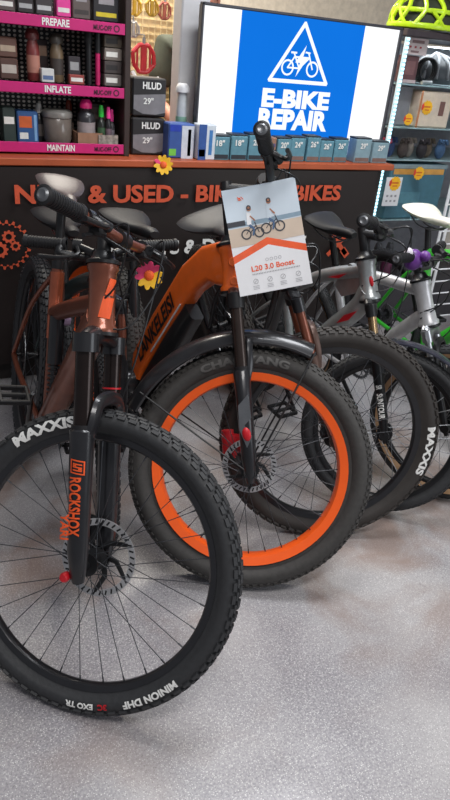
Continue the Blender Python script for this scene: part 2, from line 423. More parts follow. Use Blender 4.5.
    if fk.get('axle_m'):
        MB().lathe(c+ax*(ow+.004)-t*.028-a*.02, ax, [(0,-.01),(.011,-.01),(.012,.006),(.008,.012),(0,.012)], 14).build('axle_lever_tip', fk['axle_m'], fork)
    # ---- frame
    kind = P.get('style', 'mtb'); BB = rh+(c-rh)*P.get('bbf', .38)-v*P.get('bbdrop', .035)
    sd = (v*math.cos(rad(17))+e*math.sin(rad(17))).normalized(); stl = P.get('st', .42); ST = BB+sd*stl
    fr = MB(); hr = P.get('hr', .026)
    fr.tube([p(h0), p(h0+.01), p(h0+.02), p((h0+h1)/2), p(h1-.02), p(h1-.01), p(h1)], [hr*1.18, hr*1.2, hr, hr*.95, hr, hr*1.15, hr*1.12], 18)
    if kind == 'mtb':
        dr = P.get('dt', .027); tr = P.get('tt', .02)
        A0 = p(h0+.035); A1 = BB
        fr.curve([A0, A0+(A1-A0)*.12+v*P.get('dtarch',.01), A0+(A1-A0)*.5, A1], [x for x in [dr]*19], 14, sx=.85)
        T0 = p(P.get('tt_d', h1-.035)); T1 = ST-sd*P.get('tt_st', 0.)
        fr.curve([T0, T0+(T1-T0)*.5+v*P.get('ttarch',.012), T1], [tr]*13, 12, sx=.85)
        fr.tube([BB, ST+sd*.02], P.get('str', .018), 12)
        for sg in (1,-1):
            fr.curve([rh+lat*(.066*sg), rh+(BB-rh)*.35+lat*(.058*sg), BB+lat*(.026*sg)], .010, 8)
            fr.curve([rh+lat*(.066*sg)+v*.01, rh+(ST-rh)*.6+lat*(.05*sg), ST-sd*.02+lat*(.014*sg)], .0085, 8)
        fr.lathe(BB, lat, [(0,-.036),(.022,-.036),(.022,.036),(0,.036)], 16)
    elif kind == 'fat':
        hp = p((h0+h1)/2+.0); X = lat; path = [(p(h0+.075)-e*.0, .064, .128), (hp+e*.05, .064,.130), (hp+e*.11-v*.018, .064,.112), (hp+e*.19-v*.092, .062,.105), (hp+e*.32-v*.295, .058,.098), (hp+e*.42-v*.48, .056,.090), (BB+v*.03-e*.02, .056,.075)]
        pp = [q[0] for q in path]; rings = []
        for i, (q, w_, h_) in enumerate(path):
            d = (pp[min(i+1,len(pp)-1)]-pp[max(i-1,0)]).normalized(); Y = d.cross(X).normalized(); rings.append(rrect(q, X, Y, w_, h_, .28))
        fr.loft(rings)
        frr = fr; fr = MB()
        fr.tube([BB-v*.02, ST+sd*.05], .022, 14)
        for sg in (1,-1):
            fr.curve([rh+lat*(.085*sg), rh+(BB-rh)*.45+lat*(.080*sg), BB+lat*(.03*sg)], .013, 8)
            fr.curve([rh+lat*(.085*sg)+v*.01, rh+(ST-rh)*.6+lat*(.07*sg), ST-sd*.04+lat*(.014*sg)], .011, 8)
        fr.lathe(BB, lat, [(0,-.06),(.045,-.06),(.05,-.05),(.05,.05),(.045,.06),(0,.06)], 20)
        fr.build('rear_triangle', satin, root); fr = frr
        P['_path'] = pp
    frame = fr.build('frame', fm, root)
    hs = MB(); hs.lathe(p(h1), a, [(hr*1.25,0),(hr*1.25,.008),(hr*.9,.014),(hr*.7,.03),(.0,.03)], 18); hs.build('headset', black, frame); hs = MB(); hs.lathe(p(h0), -a, [(hr*1.3,0),(hr*1.3,.008),(hr*.95,.013),(0,.013)], 18)
    hs.build('headset', black, frame)
    # ---- seat
    sp = P.get('post', .24); SP = ST+sd*sp
    MB().tube([ST, SP], .0145, 12).build('seat_post', P.get('post_m', black), root)
    MB().tube([ST-sd*.0, ST+sd*.024], .021, 14).build('seat_clamp', black, frame)
    if P.get('saddle', True): saddle_mesh(SP+v*.045, -e, v, lat, cover=P.get('saddle_m', blackp), par=root, wide=P.get('sw', 1), L=P.get('sl', .27))
    # ---- drivetrain
    ck = MB(); cc = BB+lat*.05
    rr0 = P.get('ring', .072)
    ck.lathe(cc, lat, [(rr0-.012,-.002),(rr0,-.002),(rr0,.002),(rr0-.012,.002)], 40, closedprof=True)
    for k in range(32):
        th = 2*PI*k/32; er = e*math.cos(th)+v*math.sin(th); ck.box(cc+er*(rr0+.002), (.005,.003,.006), er.cross(lat), lat, er)
    for k in range(4):
        th = 2*PI*k/4+.4; er = e*math.cos(th)+v*math.sin(th); ck.tube([cc, cc+er*(rr0-.006)], [.012,.006], 8, sx=.5)
    crank = ck.build('chainring', P.get('ring_m', grey), root)
    ca = rad(P.get('crank', 35))
    for sg in (1,-1):
        er = (e*math.cos(ca)+v*math.sin(ca))*sg; q0 = BB+lat*(.062*sg); q1 = q0+er*.17+lat*(.012*sg)
        arm = MB().tube([q0-er*.012, q0+er*.01, q1-er*.02, q1+er*.012], [.013,.015,.011,.009], 10, sx=.6, ref=er.cross(lat)).build('crank_arm', black, root)
        pd = MB(); pc = q1+lat*(.055*sg)
        for k in (-1,1): pd.box(pc+e*(.045*k), (.012,.09,.016), e, lat, v, .003); pd.box(pc+lat*(.04*k), (.09,.012,.016), e, lat, v, .003)
        pd.tube([q1, pc+lat*(.045*sg)], .008, 8); pd.build('pedal', P.get('pedal_m', blackp), arm)
    ch = MB(); rc = rh+lat*.045
    def link(q0, q1):
        n_ = max(2, int((q1-q0).length/.0127)); d = (q1-q0).normalized(); nn = d.cross(lat)
        for k in range(n_): ch.box(q0+(q1-q0)*((k+.5)/n_), (.011,.007 if k % 2 else .0045,.008), d, lat, nn)
    link(cc+v*rr0, rc+v*.035); dl = rc-v*.09-e*.01; link(cc-v*rr0, dl-v*.012); link(rc+e*.035-v*.01, dl+e*.012); 
    ch.build('chain', steel_l, root)
    cs = MB()
    for k in range(7): cs.lathe(rh+lat*(.028+.0045*k), lat, [(.010,-.001),(.052-.0055*k,-.001),(.052-.0055*k,.001),(.010,.001)], 28, closedprof=True)
    cs.build('cassette', steel_l, root)
    dr_ = MB().box(rc-v*.045+lat*.012, (.022,.03,.05), e, lat, v, .006).box(dl+v*.02, (.016,.012,.075), e, lat, v, .004)
    for q in (dl-v*.012, dl+v*.045): dr_.lathe(q, lat, [(.003,-.004),(.019,-.004),(.019,.004),(.003,.004)], 14, closedprof=True)
    dr_.build('derailleur', black, root)
    # ---- cockpit
    B_ = P['bar']; stem_d = B_['d']; H0 = p(stem_d)+t*B_.get('stem', .045); hw_ = B_.get('half', .37); rise = V((0,0,1))*B_.get('rise', .02); sweep = t*(-B_.get('sweep', .03))
    st_ = MB(); st_.tube([p(h1+.03), p(stem_d+.02)], .0175, 14); st_.tube([p(stem_d), H0], [.018,.02], 12, sx=1.0); st_.tube([H0-ax*.022, H0+ax*.022], .0205, 14)
    stem = st_.build('stem', P.get('stem_m', black), root)
    ends = [H0+ax*(hw_*sg)+rise+sweep for sg in (1,-1)]
    bp = [ends[0], H0+ax*(hw_*.55)+rise+sweep*.55, H0+ax*.12+rise*.35, H0, H0-ax*.12+rise*.35, H0-ax*(hw_*.55)+rise+sweep*.55, ends[1]]
    hbm = MB().curve(bp, .0125, 12, sub=5).build('handlebar', B_.get('m', black), root)
    for sg, en in zip((1,-1), ends):
        d = (en-(H0+ax*(hw_*.55*sg)+rise+sweep*.55)).normalized(); gl = B_.get('grip', .13); g0 = en-d*gl; gr = B_.get('gr', .0165)
        gm = MB(); prof = [(.012,0),(gr*1.15,0),(gr*1.15,.008),(gr*.95,.01)]
        nn_ = 12
        for k in range(nn_): z = .012+(gl-.024)*k/nn_; prof += [(gr*1.03,z),(gr*1.03,z+(gl-.024)/nn_*.6),(gr*.93,z+(gl-.024)/nn_*.65),(gr*.93,z+(gl-.024)/nn_*.98)]
        prof += [(gr*1.1,gl-.01),(gr*1.12,gl),(gr*.8,gl+.003)]
        gm.lathe(g0, d, prof, 20)
        g = gm.build('grip', B_.get('grip_m', blackp), hbm)
        MB().lathe(g0, d, [(gr*.8,gl+.002),(gr*.5,gl+.005),(gr*.25,gl+.003),(0,gl+.003)], 18).build('grip_end_cap', B_.get('cap_m', grey), hbm)
        lv = MB(); l0 = g0-d*.03+t*.012
        lv.tube([g0-d*.045, g0-d*.02], .0185, 12); lv.curve([l0, l0+t*.035-a*.012, l0+t*.05+d*.05-a*.02, l0+t*.045+d*.11-a*.022], [.008]*3+[.006]*16, 8, sub=6)
        lv.tube([l0-d*.01+t*.005, l0+t*.02-d*.045-a*.008], .011, 10)
        lv.build('brake_lever', B_.get('lever_m', black), hbm)
        shf = MB().box(g0-d*.065-a*.02+t*.008, (.03,.035,.022), d, t, a, .006).tube([g0-d*.06-a*.028, g0-d*.02-a*.04], .005, 6); shf.build('shifter', blackp, hbm)
        tgt = p(h0+.05)+lat*(.03*(-sg)) if sg > 0 else c-ax*ow+a*.28-t*.02
        mid1 = l0-d*.05+t*B_.get('bow', .10)-a*.0; mid2 = H0*.4+tgt*.6+t*B_.get('bow2', .085)+ax*(.03*sg)
        MB().curve([l0+t*.02-d*.045-a*.008, mid1, mid2, tgt], .0026, 6, sub=8).build('cable', P.get('cable_m', black), root)
        MB().curve([g0-d*.07-a*.02, l0-d*.08+t*.07-a*.06, H0*.6+tgt*.4+t*.05-ax*(.03*sg), p(h0+.03)+lat*(.034*sg)], .0022, 6, sub=8).build('cable', P.get('cable_m', black), root)
    return dict(root=root, c=c, t=t, u=u, ax=ax, a=a, e=e, v=v, lat=lat, BB=BB, ST=ST, sd=sd, p=p, frame=frame, H0=H0, fork=fork, rh=rh, SP=SP, ends=ends)

# ---------------------------------------------------------------- the bicycles
rotor_mt = mat('brake_rotor_steel', (176,176,178), .35, .35)
X, Y, Z = V((1,0,0)), V((0,1,0)), V((0,0,1))
A = bike(dict(name='mountain_bicycle', label='copper brown mountain bike at the front left with its black front wheel nearest', group='bicycles parked in a row',
    c=(.309,1.167,.338), R=.370, tang=-42.3, lean=24.6, beta=-9, phi=86, wb=1.13, tw=.060, rim_o=.313, rim_i=.297, rim_m=satin, nsp=32,
    head=(.555,.715), frame_m=copper, hr=.033, dt=.042, tt=.026, tt_d=.625, tt_st=.14, ttarch=.004, str=.019, st=.50, post=.185, saddle_m=mat('grey_brown_saddle', (72,62,62), .45, spec=.4), sw=1.0, sl=.245, ring=.07, crank=-60,
    fork=dict(arch_r=.018, lower_m=satin, stan_m=mat('dark_stanchion', (44,36,34), .2, .7), r=.0265, low_top=.325, crown=.525, caliper=black, axle_m=red, crown_m=satin,
              texts=(('ROCKSHOX', .222, .025, .135, orange_d, 0, None),)),
    legoff=.080, stem_m=black, bar=dict(d=.780, stem=.045, half=.335, rise=.012, sweep=.02, m=copper, grip=.135, gr=.0175, bow=.06, bow2=.05), cable_m=black, texts=(
        ('MAXXIS', 135, .024, 29, letter_w, 'white tyre maker lettering'), ('MINION DHF', -38, .016, 25, letter_w, None), ('3C', -70, .013, 4, red, 'red tyre lettering'), ('EXO TR', -76, .013, 12, letter_w, None)),
    rotor=.098, rotor_m=rotor_mt))
B = bike(dict(name='electric_bicycle', label='orange fat tyre electric bike with orange rims and a paper flyer on its handlebar', group='bicycles parked in a row',
    c=(.858,1.389,.345), R=.368, tang=-29.5, lean=23, beta=-11, phi=100, wb=1.05, Rr=.355, tw=.100, rim_o=.292, rim_i=.266, rim_m=orange_rim, rimw=.07, nsp=32, knob='fat', tyre_m=rubber2,
    head=(.535,.665), frame_m=orange, style='fat', hr=.036, st=.36, post=.165, saddle_m=blackp, sw=1.3, ring=.085, crank=20, bbf=.33, bbdrop=.03,
    fork=dict(lower_m=satin, stan_m=mat('brown_black_stanchion', (60,50,46), .25, .6), r=.022, low_top=.30, crown=.50, caliper=red, crown_m=black),
    legoff=.085, bar=dict(d=.83, stem=.12, half=.33, rise=.072, sweep=.035, grip=.15, gr=.0185, bow=.05), texts=(('CHAOYANG', 122, .021, 46, letter_g, 'grey tyre lettering'),), rotor=.085, rotor_m=rotor_mt, spoke_m=steel))
C = bike(dict(name='bicycle', label='black bike mostly hidden behind the orange electric bike, white lettering on front tyre', group='bicycles parked in a row',
    c=(1.19,1.45,.362), R=.365, tang=-21, lean=10.3, beta=-21, phi=86, wb=.965, tw=.062, rim_o=.303, rim_i=.283, rim_m=satin, nsp=28, tyre_m=mat('tyre_rubber_brown', (52,48,45), .65, bump=.3),
    head=(.52,.62), frame_m=black, st=.40, post=.14, saddle_m=mat('round_black_saddle', (50,50,52), .5, spec=.3), sw=1.7, sl=.26, ring=.08,
    fork=dict(lower_m=mat('brown_fork', (84,64,56), .4, .4), stan_m=copper, r=.017, low_top=.30, crown=.47), legoff=.06,
    bar=dict(d=.645, stem=.0, half=.12, rise=.0, sweep=.04, grip=.06), texts=(('MAXXIS', 9, .024, 30, letter_w, 'white tyre maker lettering'),), rotor=0))
D = bike(dict(name='bicycle', label='silver bike with red accents and a black front mudguard', group='bicycles parked in a row',
    c=(1.465,1.49,.302), R=.300, tang=-42, lean=14, beta=-18, phi=92, wb=.98, tw=.050, rim_o=.252, rim_i=.238, rim_m=black, nsp=28, spoke_m=steel_l,
    head=(.475,.610), frame_m=mat('silver_frame_paint', (168,172,172), .32, .6, coat=.3), hr=.030, dt=.038, tt=.026, dtarch=-.03, ttarch=.02, st=.34, post=.03, ring=.08,
    fork=dict(lower_m=black, stan_m=mat('gold_stanchion', (190,160,120), .25, .9), r=.016, low_top=.26, crown=.44, crown_m=black,
              texts=(('SR', .185, .018, .016, letter_w, 0, None), ('SUNTOUR', .155, .018, .09, letter_w, 0, None))), legoff=.056,
    bar=dict(d=.70, stem=.06, half=.29, rise=.03, sweep=.05, grip=.12, gr=.019), rotor=0, knob='slick'))
Eb = bike(dict(name='bicycle', label='white and grey bike right of the silver one, purple bell on its handlebar', group='bicycles parked in a row',
    c=(1.74,1.46,.302), R=.30, tang=-58, lean=6, beta=-26, phi=92, wb=.98, tw=.05, rim_o=.252, rim_i=.238, rim_m=black, nsp=24, spoke_m=steel_l,
    head=(.38,.54), frame_m=mat('white_frame_paint', (196,196,198), .35, .4, coat=.3), hr=.031, dt=.028, tt=.024, st=.42, post=.14, ring=.08,
    fork=dict(lower_m=black, stan_m=silver, r=.016, low_top=.26, crown=.345, crown_m=silver), legoff=.054, bar=dict(d=.62, stem=.05, half=.29, rise=.03, sweep=.04, grip=.12), rotor=0,
    knob='slick', wall=mat('tan_sidewall', (176,140,104), .6)))
Fb = bike(dict(name='bicycle', label='bright green bike at the right edge of the row', group='bicycles parked in a row',
    c=(2.10,1.46,.33), R=.33, tang=-75, lean=4, beta=-14, phi=86, wb=.96, tw=.05, rim_o=.282, rim_i=.266, rim_m=black, nsp=20,
    head=(.42,.56), frame_m=green, hr=.028, dt=.034, tt=.026, st=.44, post=.12, ring=.08, saddle_m=mat('white_yellow_saddle', (222,220,206), .45), sw=1.2,
    fork=dict(lower_m=green, stan_m=black, r=.017, low_top=.26, crown=.38), legoff=.054, bar=dict(d=.66, stem=.05, half=.28, rise=.03, sweep=.04, grip=.12), rotor=0, knob='slick'))
Gb = bike(dict(name='bicycle', label='dark teal bike with red accents behind the copper mountain bike', group='bicycles parked in a row',
    c=(.50,1.70,.31), R=.31, tang=-103, lean=0, beta=-14, phi=90, wb=.75, tw=.050, rim_o=.258, rim_i=.243, rim_m=black, nsp=20,
    head=(.47,.56), frame_m=teal_d, hr=.030, dt=.038, tt=.028, st=.36, post=.20, ring=.075, ring_m=red, sw=1.3,
    fork=dict(lower_m=satin, stan_m=copper, r=.016, low_top=.26, crown=.44), legoff=.056, bar=dict(d=.60, stem=.05, half=.22, rise=.03, sweep=.05, grip=.12), rotor=.08, knob='mtb'))

# --- details of the copper mountain bike
a_, t_, ax_, c_ = A['a'], A['t'], A['ax'], A['c']
mb = MB(); tube_text(mb, 'YARI', c_+ax_*.080+a_*.135-t_*.022, -a_, t_, .0275, .019, width=.06, lift=.0025); mb.build('fork_lettering', orange_d, A['fork'], 'small slanted orange lettering')
mb = MB(); bxy = c_+ax_*.080+a_*.262
for (x0, x1, y0, y1) in ((0,.032,-.016,-.013),(0,.032,.013,.016),(0,.003,-.013,.013),(.029,.032,-.013,.013),(.008,.011,-.010,.010),(.015,.018,-.010,.010),(.022,.025,-.010,.010),(.0115,.0145,-.010,-.002),(.0185,.0215,.002,.010)):
    for yy0 in [y0+(y1-y0)*k/4 for k in range(4)]:
        q = []
        for (x, y) in ((x0,yy0),(x1,yy0),(x1,yy0+(y1-y0)/4),(x0,yy0+(y1-y0)/4)):
            an = y/.0265+.15; q.append(bxy-a_*x+t_*(math.sin(an)*.0295)+ax_*(math.cos(an)*.0295))
        mb.add(q, [(0,1,2,3)])
mb.build('fork_badge', orange_d, A['fork'], 'orange square badge')
mb = MB()     # orange decals on the head tube and down tube
for (d0, d1, an0, an1) in ((.590,.640,10,60), (.645,.685,35,72)):
    rows = []
    for i in range(5):
        d = d0+(d1-d0)*i/4; rows.append([A['p'](d)+(ax_*math.cos(rad(an))+t_*math.sin(rad(an)))*.0345 for an in [an0+(an1-an0)*k/6+i*5 for k in range(7)]])
    vs_ = [q for r in rows for q in r]; mb.add(vs_, [(i*7+k, i*7+k+1, (i+1)*7+k+1, (i+1)*7+k) for i in range(4) for k in range(6)])
mb.build('decal', orange_d, A['frame'], 'orange decal on the head tube')
dv = (A['BB']-A['p'](.60)).normalized(); dn = A['lat']; du = dv.cross(dn).normalized()
if du.z < 0: du = -du
mb = MB(); p0 = A['p'](.58)+dv*.16
mb.prism([(0,0),(.22,0),(.24,.014),(.02,.014)], p0+dn*.030+du*.028, dv, du, dn, .008); mb.build('decal', orange_d, A['frame'], 'orange stripe on the down tube')
mb = MB(); q0 = A['BB']+A['sd']*.10-A['e']*.06; q1 = A['BB']+A['sd']*.37-A['e']*.05
mb.tube([q0, q0+(q1-q0)*.5], .012, 12); mb.tube([q0+(q1-q0)*.45, q1], .024, 14)
for k in range(7): z = q0.lerp(q1, .08+.055*k); mb.tube([z, z+(q1-q0)*.02], .021, 14)
sh = mb.build('rear_shock', satin, A['root'])
MB().lathe(q1+A['lat']*.018, A['lat'], [(0,.02),(.026,.02),(.028,.014),(.028,0)], 20).build('shock_dial', mat('violet_white_disc', (176,150,180), .4), sh)
MB().tube([A['ST']-A['sd']*.22, A['ST']-A['sd']*.01], .0225, 16).build('seat_tube', copper2, A['root'])
MB().lathe(c_-ax_*.080+a_*.42, a_, [(.0215,-.002),(.0235,-.002),(.0235,.002),(.0215,.002)], 16, closedprof=True).build('travel_ring', red, A['fork'])
# paper flower tag on its right-hand cable
def flower(name, loc, label, s, cols, par=None, rotx=.3):
    mb = MB(); c = V(loc); Xf, Yf = V((.9,-.42,0)).normalized(), V((.1,.25,.96)).normalized(); Nf = Xf.cross(Yf).normalized()
    n = 10
    for k in range(n):
        th = 2*PI*k/n+.2; d = Xf*math.cos(th)+Yf*math.sin(th); e2 = Nf.cross(d); mb.cm = 0 if (k in cols) else 1
        ring = [c+d*(s*x)+e2*(s*y)+Nf*(z*s) for x, y, z in ((.15,-.16,.02),(.6,-.30,.10),(1.0,-.14,.16),(1.08,0,.20),(1.0,.14,.16),(.6,.30,.10),(.15,.16,.02))]
        bk = [q-Nf*(s*.06) for q in ring]; m_ = len(ring)
        mb.smooth = False; mb.add(ring+bk, [tuple(range(m_)), tuple(range(2*m_-1, m_-1, -1))]+[(i,(i+1)%m_,m_+(i+1)%m_,m_+i) for i in range(m_)])
    mb.cm = 2; mb.ell(c+Nf*(s*.1), .38*s, .38*s, .16*s, Xf, Yf, Nf, 12, 6)
    o = mb.build(name, [mat('pink_petal', (236,70,120), .6), mat('yellow_petal', (246,190,40), .6), mat('orange_petal_centre', (235,96,30), .6)])
    return tag(o, label, 'flower decoration')
flower('paper_flower', (.585,1.58,.905), 'pink and yellow paper flower hanging on the copper bike cables', .036, (3,4,5,2,1))
flower('paper_flower', (1.075,2.77,.985), 'orange and yellow paper flower hanging from the counter edge', .040, (4,))

# --- details of the orange bike: battery, mudguard, lettering, lamp
e, v, lat, BB = B['e'], B['v'], B['lat'], B['BB']; hp = B['p'](.60)
path = [hp+e*.155-v*.190, hp+e*.235-v*.335, hp+e*.345-v*.54, BB-v*.06-e*.07]
mb = MB(); rings = []
for i, q in enumerate(path):
    d = (path[min(i+1,3)]-path[max(i-1,0)]).normalized(); yy = d.cross(lat).normalized(); rings.append(rrect(q, lat, yy, .050, .085 if i else .07, .25))
mb.loft(rings); mb.build('battery', satin, B['root'])
d = ((hp+e*.42-v*.48)-(hp+e*.19-v*.092)).normalized(); yy = d.cross(lat).normalized()
if yy.z < 0: yy = -yy
mb = MB(); sg = -1; side = lat*(1)   # visible side
nrm = side if side.dot(V((0,0,1.457))-hp) > 0 else -side
s0 = hp+e*.405-v*.455+nrm*.031; dd = -d; y2 = nrm.cross(dd).normalized()
flat_text(mb, 'LANKELEISI', s0-y2*.024, dd, y2, .050, nrm, .03, width=.33, shear=.35, lift=.003); mb.build('frame_lettering', black, B['frame'], 'black maker lettering')
mb = MB(); mb.box(hp+e*.262-v*.292+nrm*.0305, (.26,.004,.004), d, nrm, yy); mb.build('decal', white, B['frame'], 'thin white edge line')
for k in range(2):
    q = B['p'](.56+.055*k)+B['ax']*.036; MB().lathe(q+t_*0, B['ax'], [(0,.008),(.011,.008),(.013,.004),(.013,-.004)], 16).build('cable_port', orange, B['frame'])
c, t, u, ax = B['c'], B['t'], B['u'], B['ax']
mb = MB(); rings = []
for k in range(33):
    th = rad(69+89*k/32); er = t*math.cos(th)+u*math.sin(th)
    rings.append([c+er*(.382+.040*math.sqrt(max(0,1-(q)**2))-.006*(1 if w_ else 0))+ax*((.066-.004*w_)*q) for w_, q in [(0,-1),(0,-.85),(0,-.5),(0,0),(0,.5),(0,.85),(0,1),(1,1),(1,.85),(1,.5),(1,0),(1,-.5),(1,-.85),(1,-1)]])
mb.loft(rings); fen = mb.build('mudguard', satin, B['root'])
for th in (68, 150):
    er = t*math.cos(rad(th))+u*math.sin(rad(th))
    for sg in (1,-1): MB().curve([c+er*.40+ax*.06*sg, c+er*.2+ax*.083*sg, c+ax*.088*sg+er*.02], .003, 6).build('mudguard_stay', black, fen)
mb = MB(); lq = c+ax*.085+B['a']*.10
mb.prism([(-.018,.10),(.012,.135),(.018,.07),(-.004,.045),(.016,.015),(-.002,-.02),(-.020,.03)], lq+ax*.018, t, B['a'], ax, .005); mb.build('decal', grey, B['fork'], 'grey zigzag decal')
MB().ell(lq+ax*.024+B['a']*.02, .013, .006, .020, t, ax, B['a'], 12, 8).build('reflector', red, B['fork'])

# silver bike: red accent panels, mudguard, labels
c, t, u, ax = D['c'], D['t'], D['u'], D['ax']
mb = MB(); rings = []
for k in range(25):
    th = rad(18+92*k/24); er = t*math.cos(th)+u*math.sin(th)
    rings.append([c+er*(.325+.012*(1-q*q)-.005*w_)+ax*(.034*q) for w_, q in [(0,-1),(0,-.5),(0,0),(0,.5),(0,1),(1,1),(1,.5),(1,0),(1,-.5),(1,-1)]])
mb.loft(rings); mb.build('mudguard', mat('glossy_dark_blue_plastic', (44,44,56), .25, coat=.5), D['root'])
pd = D['p'](.51); dv = (D['BB']-pd).normalized(); dn = D['lat']; dn = dn if dn.dot(V((0,0,1.457))-pd) > 0 else -dn; du = dv.cross(dn).normalized(); du = du if du.z > 0 else -du
mb = MB(); mb.prism([(.07,-.012),(.14,.012),(.20,.012),(.13,-.014)], pd+dn*.030-du*.03, dv, du, dn, .004); mb.build('decal', red, D['frame'], 'red slanted panel')
mb = MB(); pt_ = D['p'](.575); dt2 = (D['ST']-pt_).normalized(); dk = dt2.cross(dn).normalized(); dk = dk if dk.z > 0 else -dk
mb.prism([(.08,.004),(.20,.008),(.13,-.006)], pt_+dn*.024, dt2, dk, dn, .003); mb.build('decal', red, D['frame'], 'red flash on the top tube')
mb = MB(); mb.ell(D['p'](.54)+D['ax']*.027+D['t']*.012, .008, .004, .018, t, ax, D['a'], 10, 8); mb.build('head_badge', red, D['frame'])
# frame gusset between the silver tubes
mb = MB(); h_ = D['p'](.54); mb.prism([(0,.035),(.10,.030),(.17,-.07),(.12,-.10),(0,-.035)], h_-dn*.01, (D['e']), D['v'], dn, .02); mb.build('gusset', mat('silver_frame_paint'), D['frame'])

# white bike: purple bell
pd = Eb['p'](.46); dv = (Eb['BB']-pd).normalized(); ln = (Eb['BB']-pd).length
q = Eb['H0']+Eb['ax']*.16+Z*.02-Eb['t']*.02
mb = MB().ell(q, .032, .03, .036).ell(q+Z*.02+X*.02-Y*.03, .018, .02, .018).tube([q-Z*.02, Eb['H0']+Eb['ax']*.13], .012, 8)
mb.build('bell', purple, Eb['root'])
MB().ell(q-X*.035-Y*.01+Z*.025, .016, .014, .02).build('front_lamp', mat('pale_lens', (214,208,216), .2), Eb['root'])

# baskets and cargo: dark tool roll box behind the silver bike
# ---------------------------------------------------------------- flyer on the orange bike
fc = V((.915,1.545,1.005)); camv = (V((0,0,1.457))-fc).normalized()
nf = V((-.417,-.75,.36)).normalized(); fx = V((0,0,1)).cross(nf).normalized(); fy = nf.cross(fx).normalized()
ang = rad(16.5); fx, fy = fx*math.cos(ang)+fy*math.sin(ang), -fx*math.sin(ang)+fy*math.cos(ang)
FW, FH = .205, .292
def fpt(x, y, l=0.):   # x,y from the lower left corner, gently curled
    cx = x/FW-.5; cy = y/FH-.5; return fc+fx*(x-FW/2)+fy*(y-FH/2)+nf*(.012*cx*cx*2+.016*cy*cy*(1 if cy > 0 else -.3)+l)
def fsheet(poly_or_box, l, nx=10, ny=12, mbb=None, cm=0):
    x0, y0, x1, y1 = poly_or_box; mbb.cm = cm; k = len(mbb.v)
    vs_ = [fpt(x0+(x1-x0)*i/nx, y0+(y1-y0)*j/ny, l) for j in range(ny+1) for i in range(nx+1)]
    mbb.add(vs_, [(j*(nx+1)+i, j*(nx+1)+i+1, (j+1)*(nx+1)+i+1, (j+1)*(nx+1)+i) for j in range(ny) for i in range(nx)])
root = thing('flyer', fc-Z*.16, 'white sales flyer with two riders and orange band clipped on the orange bike handlebar', 'flyer')
mb = MB(); fsheet((0,0,FW,FH), 0, mbb=mb); fsheet((0,0,FW,FH), -.0006, mbb=mb); mb.build('sheet', paper, root)
sky = mat('print_sky', (196,208,218), .6, var=.05, scale=8); sand = mat('print_sand', (196,178,160), .6, var=.1, scale=12); sea = mat('print_sea', (128,150,166), .6); pdark = mat('print_dark', (52,54,62), .6); pbl = mat('print_denim', (70,96,130), .6); pskin = mat('print_tan', (168,112,84), .6)
mb = MB(); fsheet((0,.185,FW,FH), .0006, mbb=mb, cm=0); fsheet((0,.135,FW,.19), .0006, mbb=mb, cm=1); fsheet((0,.188,FW,.2), .0009, mbb=mb, cm=2); fsheet((0,.19,.05,.204), .0011, 4, 2, mb, 3)
def fpoly(mbb, pts, l, cm): mbb.cm = cm; mbb.smooth = False; mbb.add([fpt(x, y, l) for x, y in pts], [tuple(range(len(pts)))])
def gable(lo, hi, l, cm, nx=12, ny=6):
    mb.cm = cm; k = len(mb.v); vs_ = []
    for j in range(ny+1):
        for i in range(nx+1):
            x = FW*i/nx; a0, a1 = lo(x), hi(x); vs_.append(fpt(x, a0+(a1-a0)*j/ny, l))
    mb.add(vs_, [(j*(nx+1)+i, j*(nx+1)+i+1, (j+1)*(nx+1)+i+1, (j+1)*(nx+1)+i) for j in range(ny) for i in range(nx)])
roof = lambda x: .090+.038*(1-abs(x/FW-.5)*2)
gable(roof, lambda x: roof(x)+.020, .0010, 4)
def fring(cx, cy, r, w_, l, cm, n=20):
    mb.cm = cm; vs_ = [fpt(cx+math.cos(2*PI*k/n)*q, cy+math.sin(2*PI*k/n)*q, l) for k in range(n) for q in (r-w_, r)]
    mb.add(vs_, [(2*k, 2*k+1, (2*k+3) % (2*n), (2*k+2) % (2*n)) for k in range(n)])
def fline(x0, y0, x1, y1, w_, l, cm):
    dx, dy = x1-x0, y1-y0; q = math.hypot(dx, dy); nx_, ny_ = -dy/q*w_/2, dx/q*w_/2; fpoly(mb, [(x0+nx_,y0+ny_),(x0-nx_,y0-ny_),(x1-nx_,y1-ny_),(x1+nx_,y1+ny_)], l, cm)
for (bx, by, s_) in ((.048,.165,1.0),(.105,.172,1.05)):
    for k in (0, .036*s_): fring(bx+k, by, .0145*s_, .004, .0013, 3)
    fline(bx, by, bx+.015*s_, by+.018*s_, .002, .0014, 3); fline(bx+.036*s_, by, bx+.028*s_, by+.03*s_, .0025, .0014, 3); fline(bx+.012*s_, by+.002, bx+.03*s_, by+.02*s_, .003, .0014, 3)
    fpoly(mb, [(bx+.006,by+.026*s_),(bx+.018,by+.022*s_),(bx+.022,by+.055*s_),(bx+.010,by+.060*s_)], .0015, 5 if s_ == 1 else 0)
    fline(bx+.012, by+.024*s_, bx+.024, by+.012*s_, .007, .0016, 6); fline(bx+.024, by+.012*s_, bx+.018, by-.006*s_, .005, .0016, 6); fline(bx+.018, by+.048*s_, bx+.030, by+.033*s_, .004, .0016, 7)
    fring(bx+.018, by+.067*s_, .0065, .0065, .0016, 7); fring(bx+.018, by+.0705*s_, .0065, .003, .0017, 3)
fring(.045, .262, .004, .002, .0015, 4); fline(.04,.268,.05,.258,.002,.0016,4); fline(.05,.268,.056,.260,.002,.0016,4)
wcover = mat('print_white', (222,222,224), .6, var=.02)
gable(lambda x: 0, roof, .0010, 8, 12, 10)
mb.build('printed_picture', [sky, sand, sea, pdark, orange_d, white, pbl, pskin, wcover], root, 'photo of two riders on a beach above an orange band')
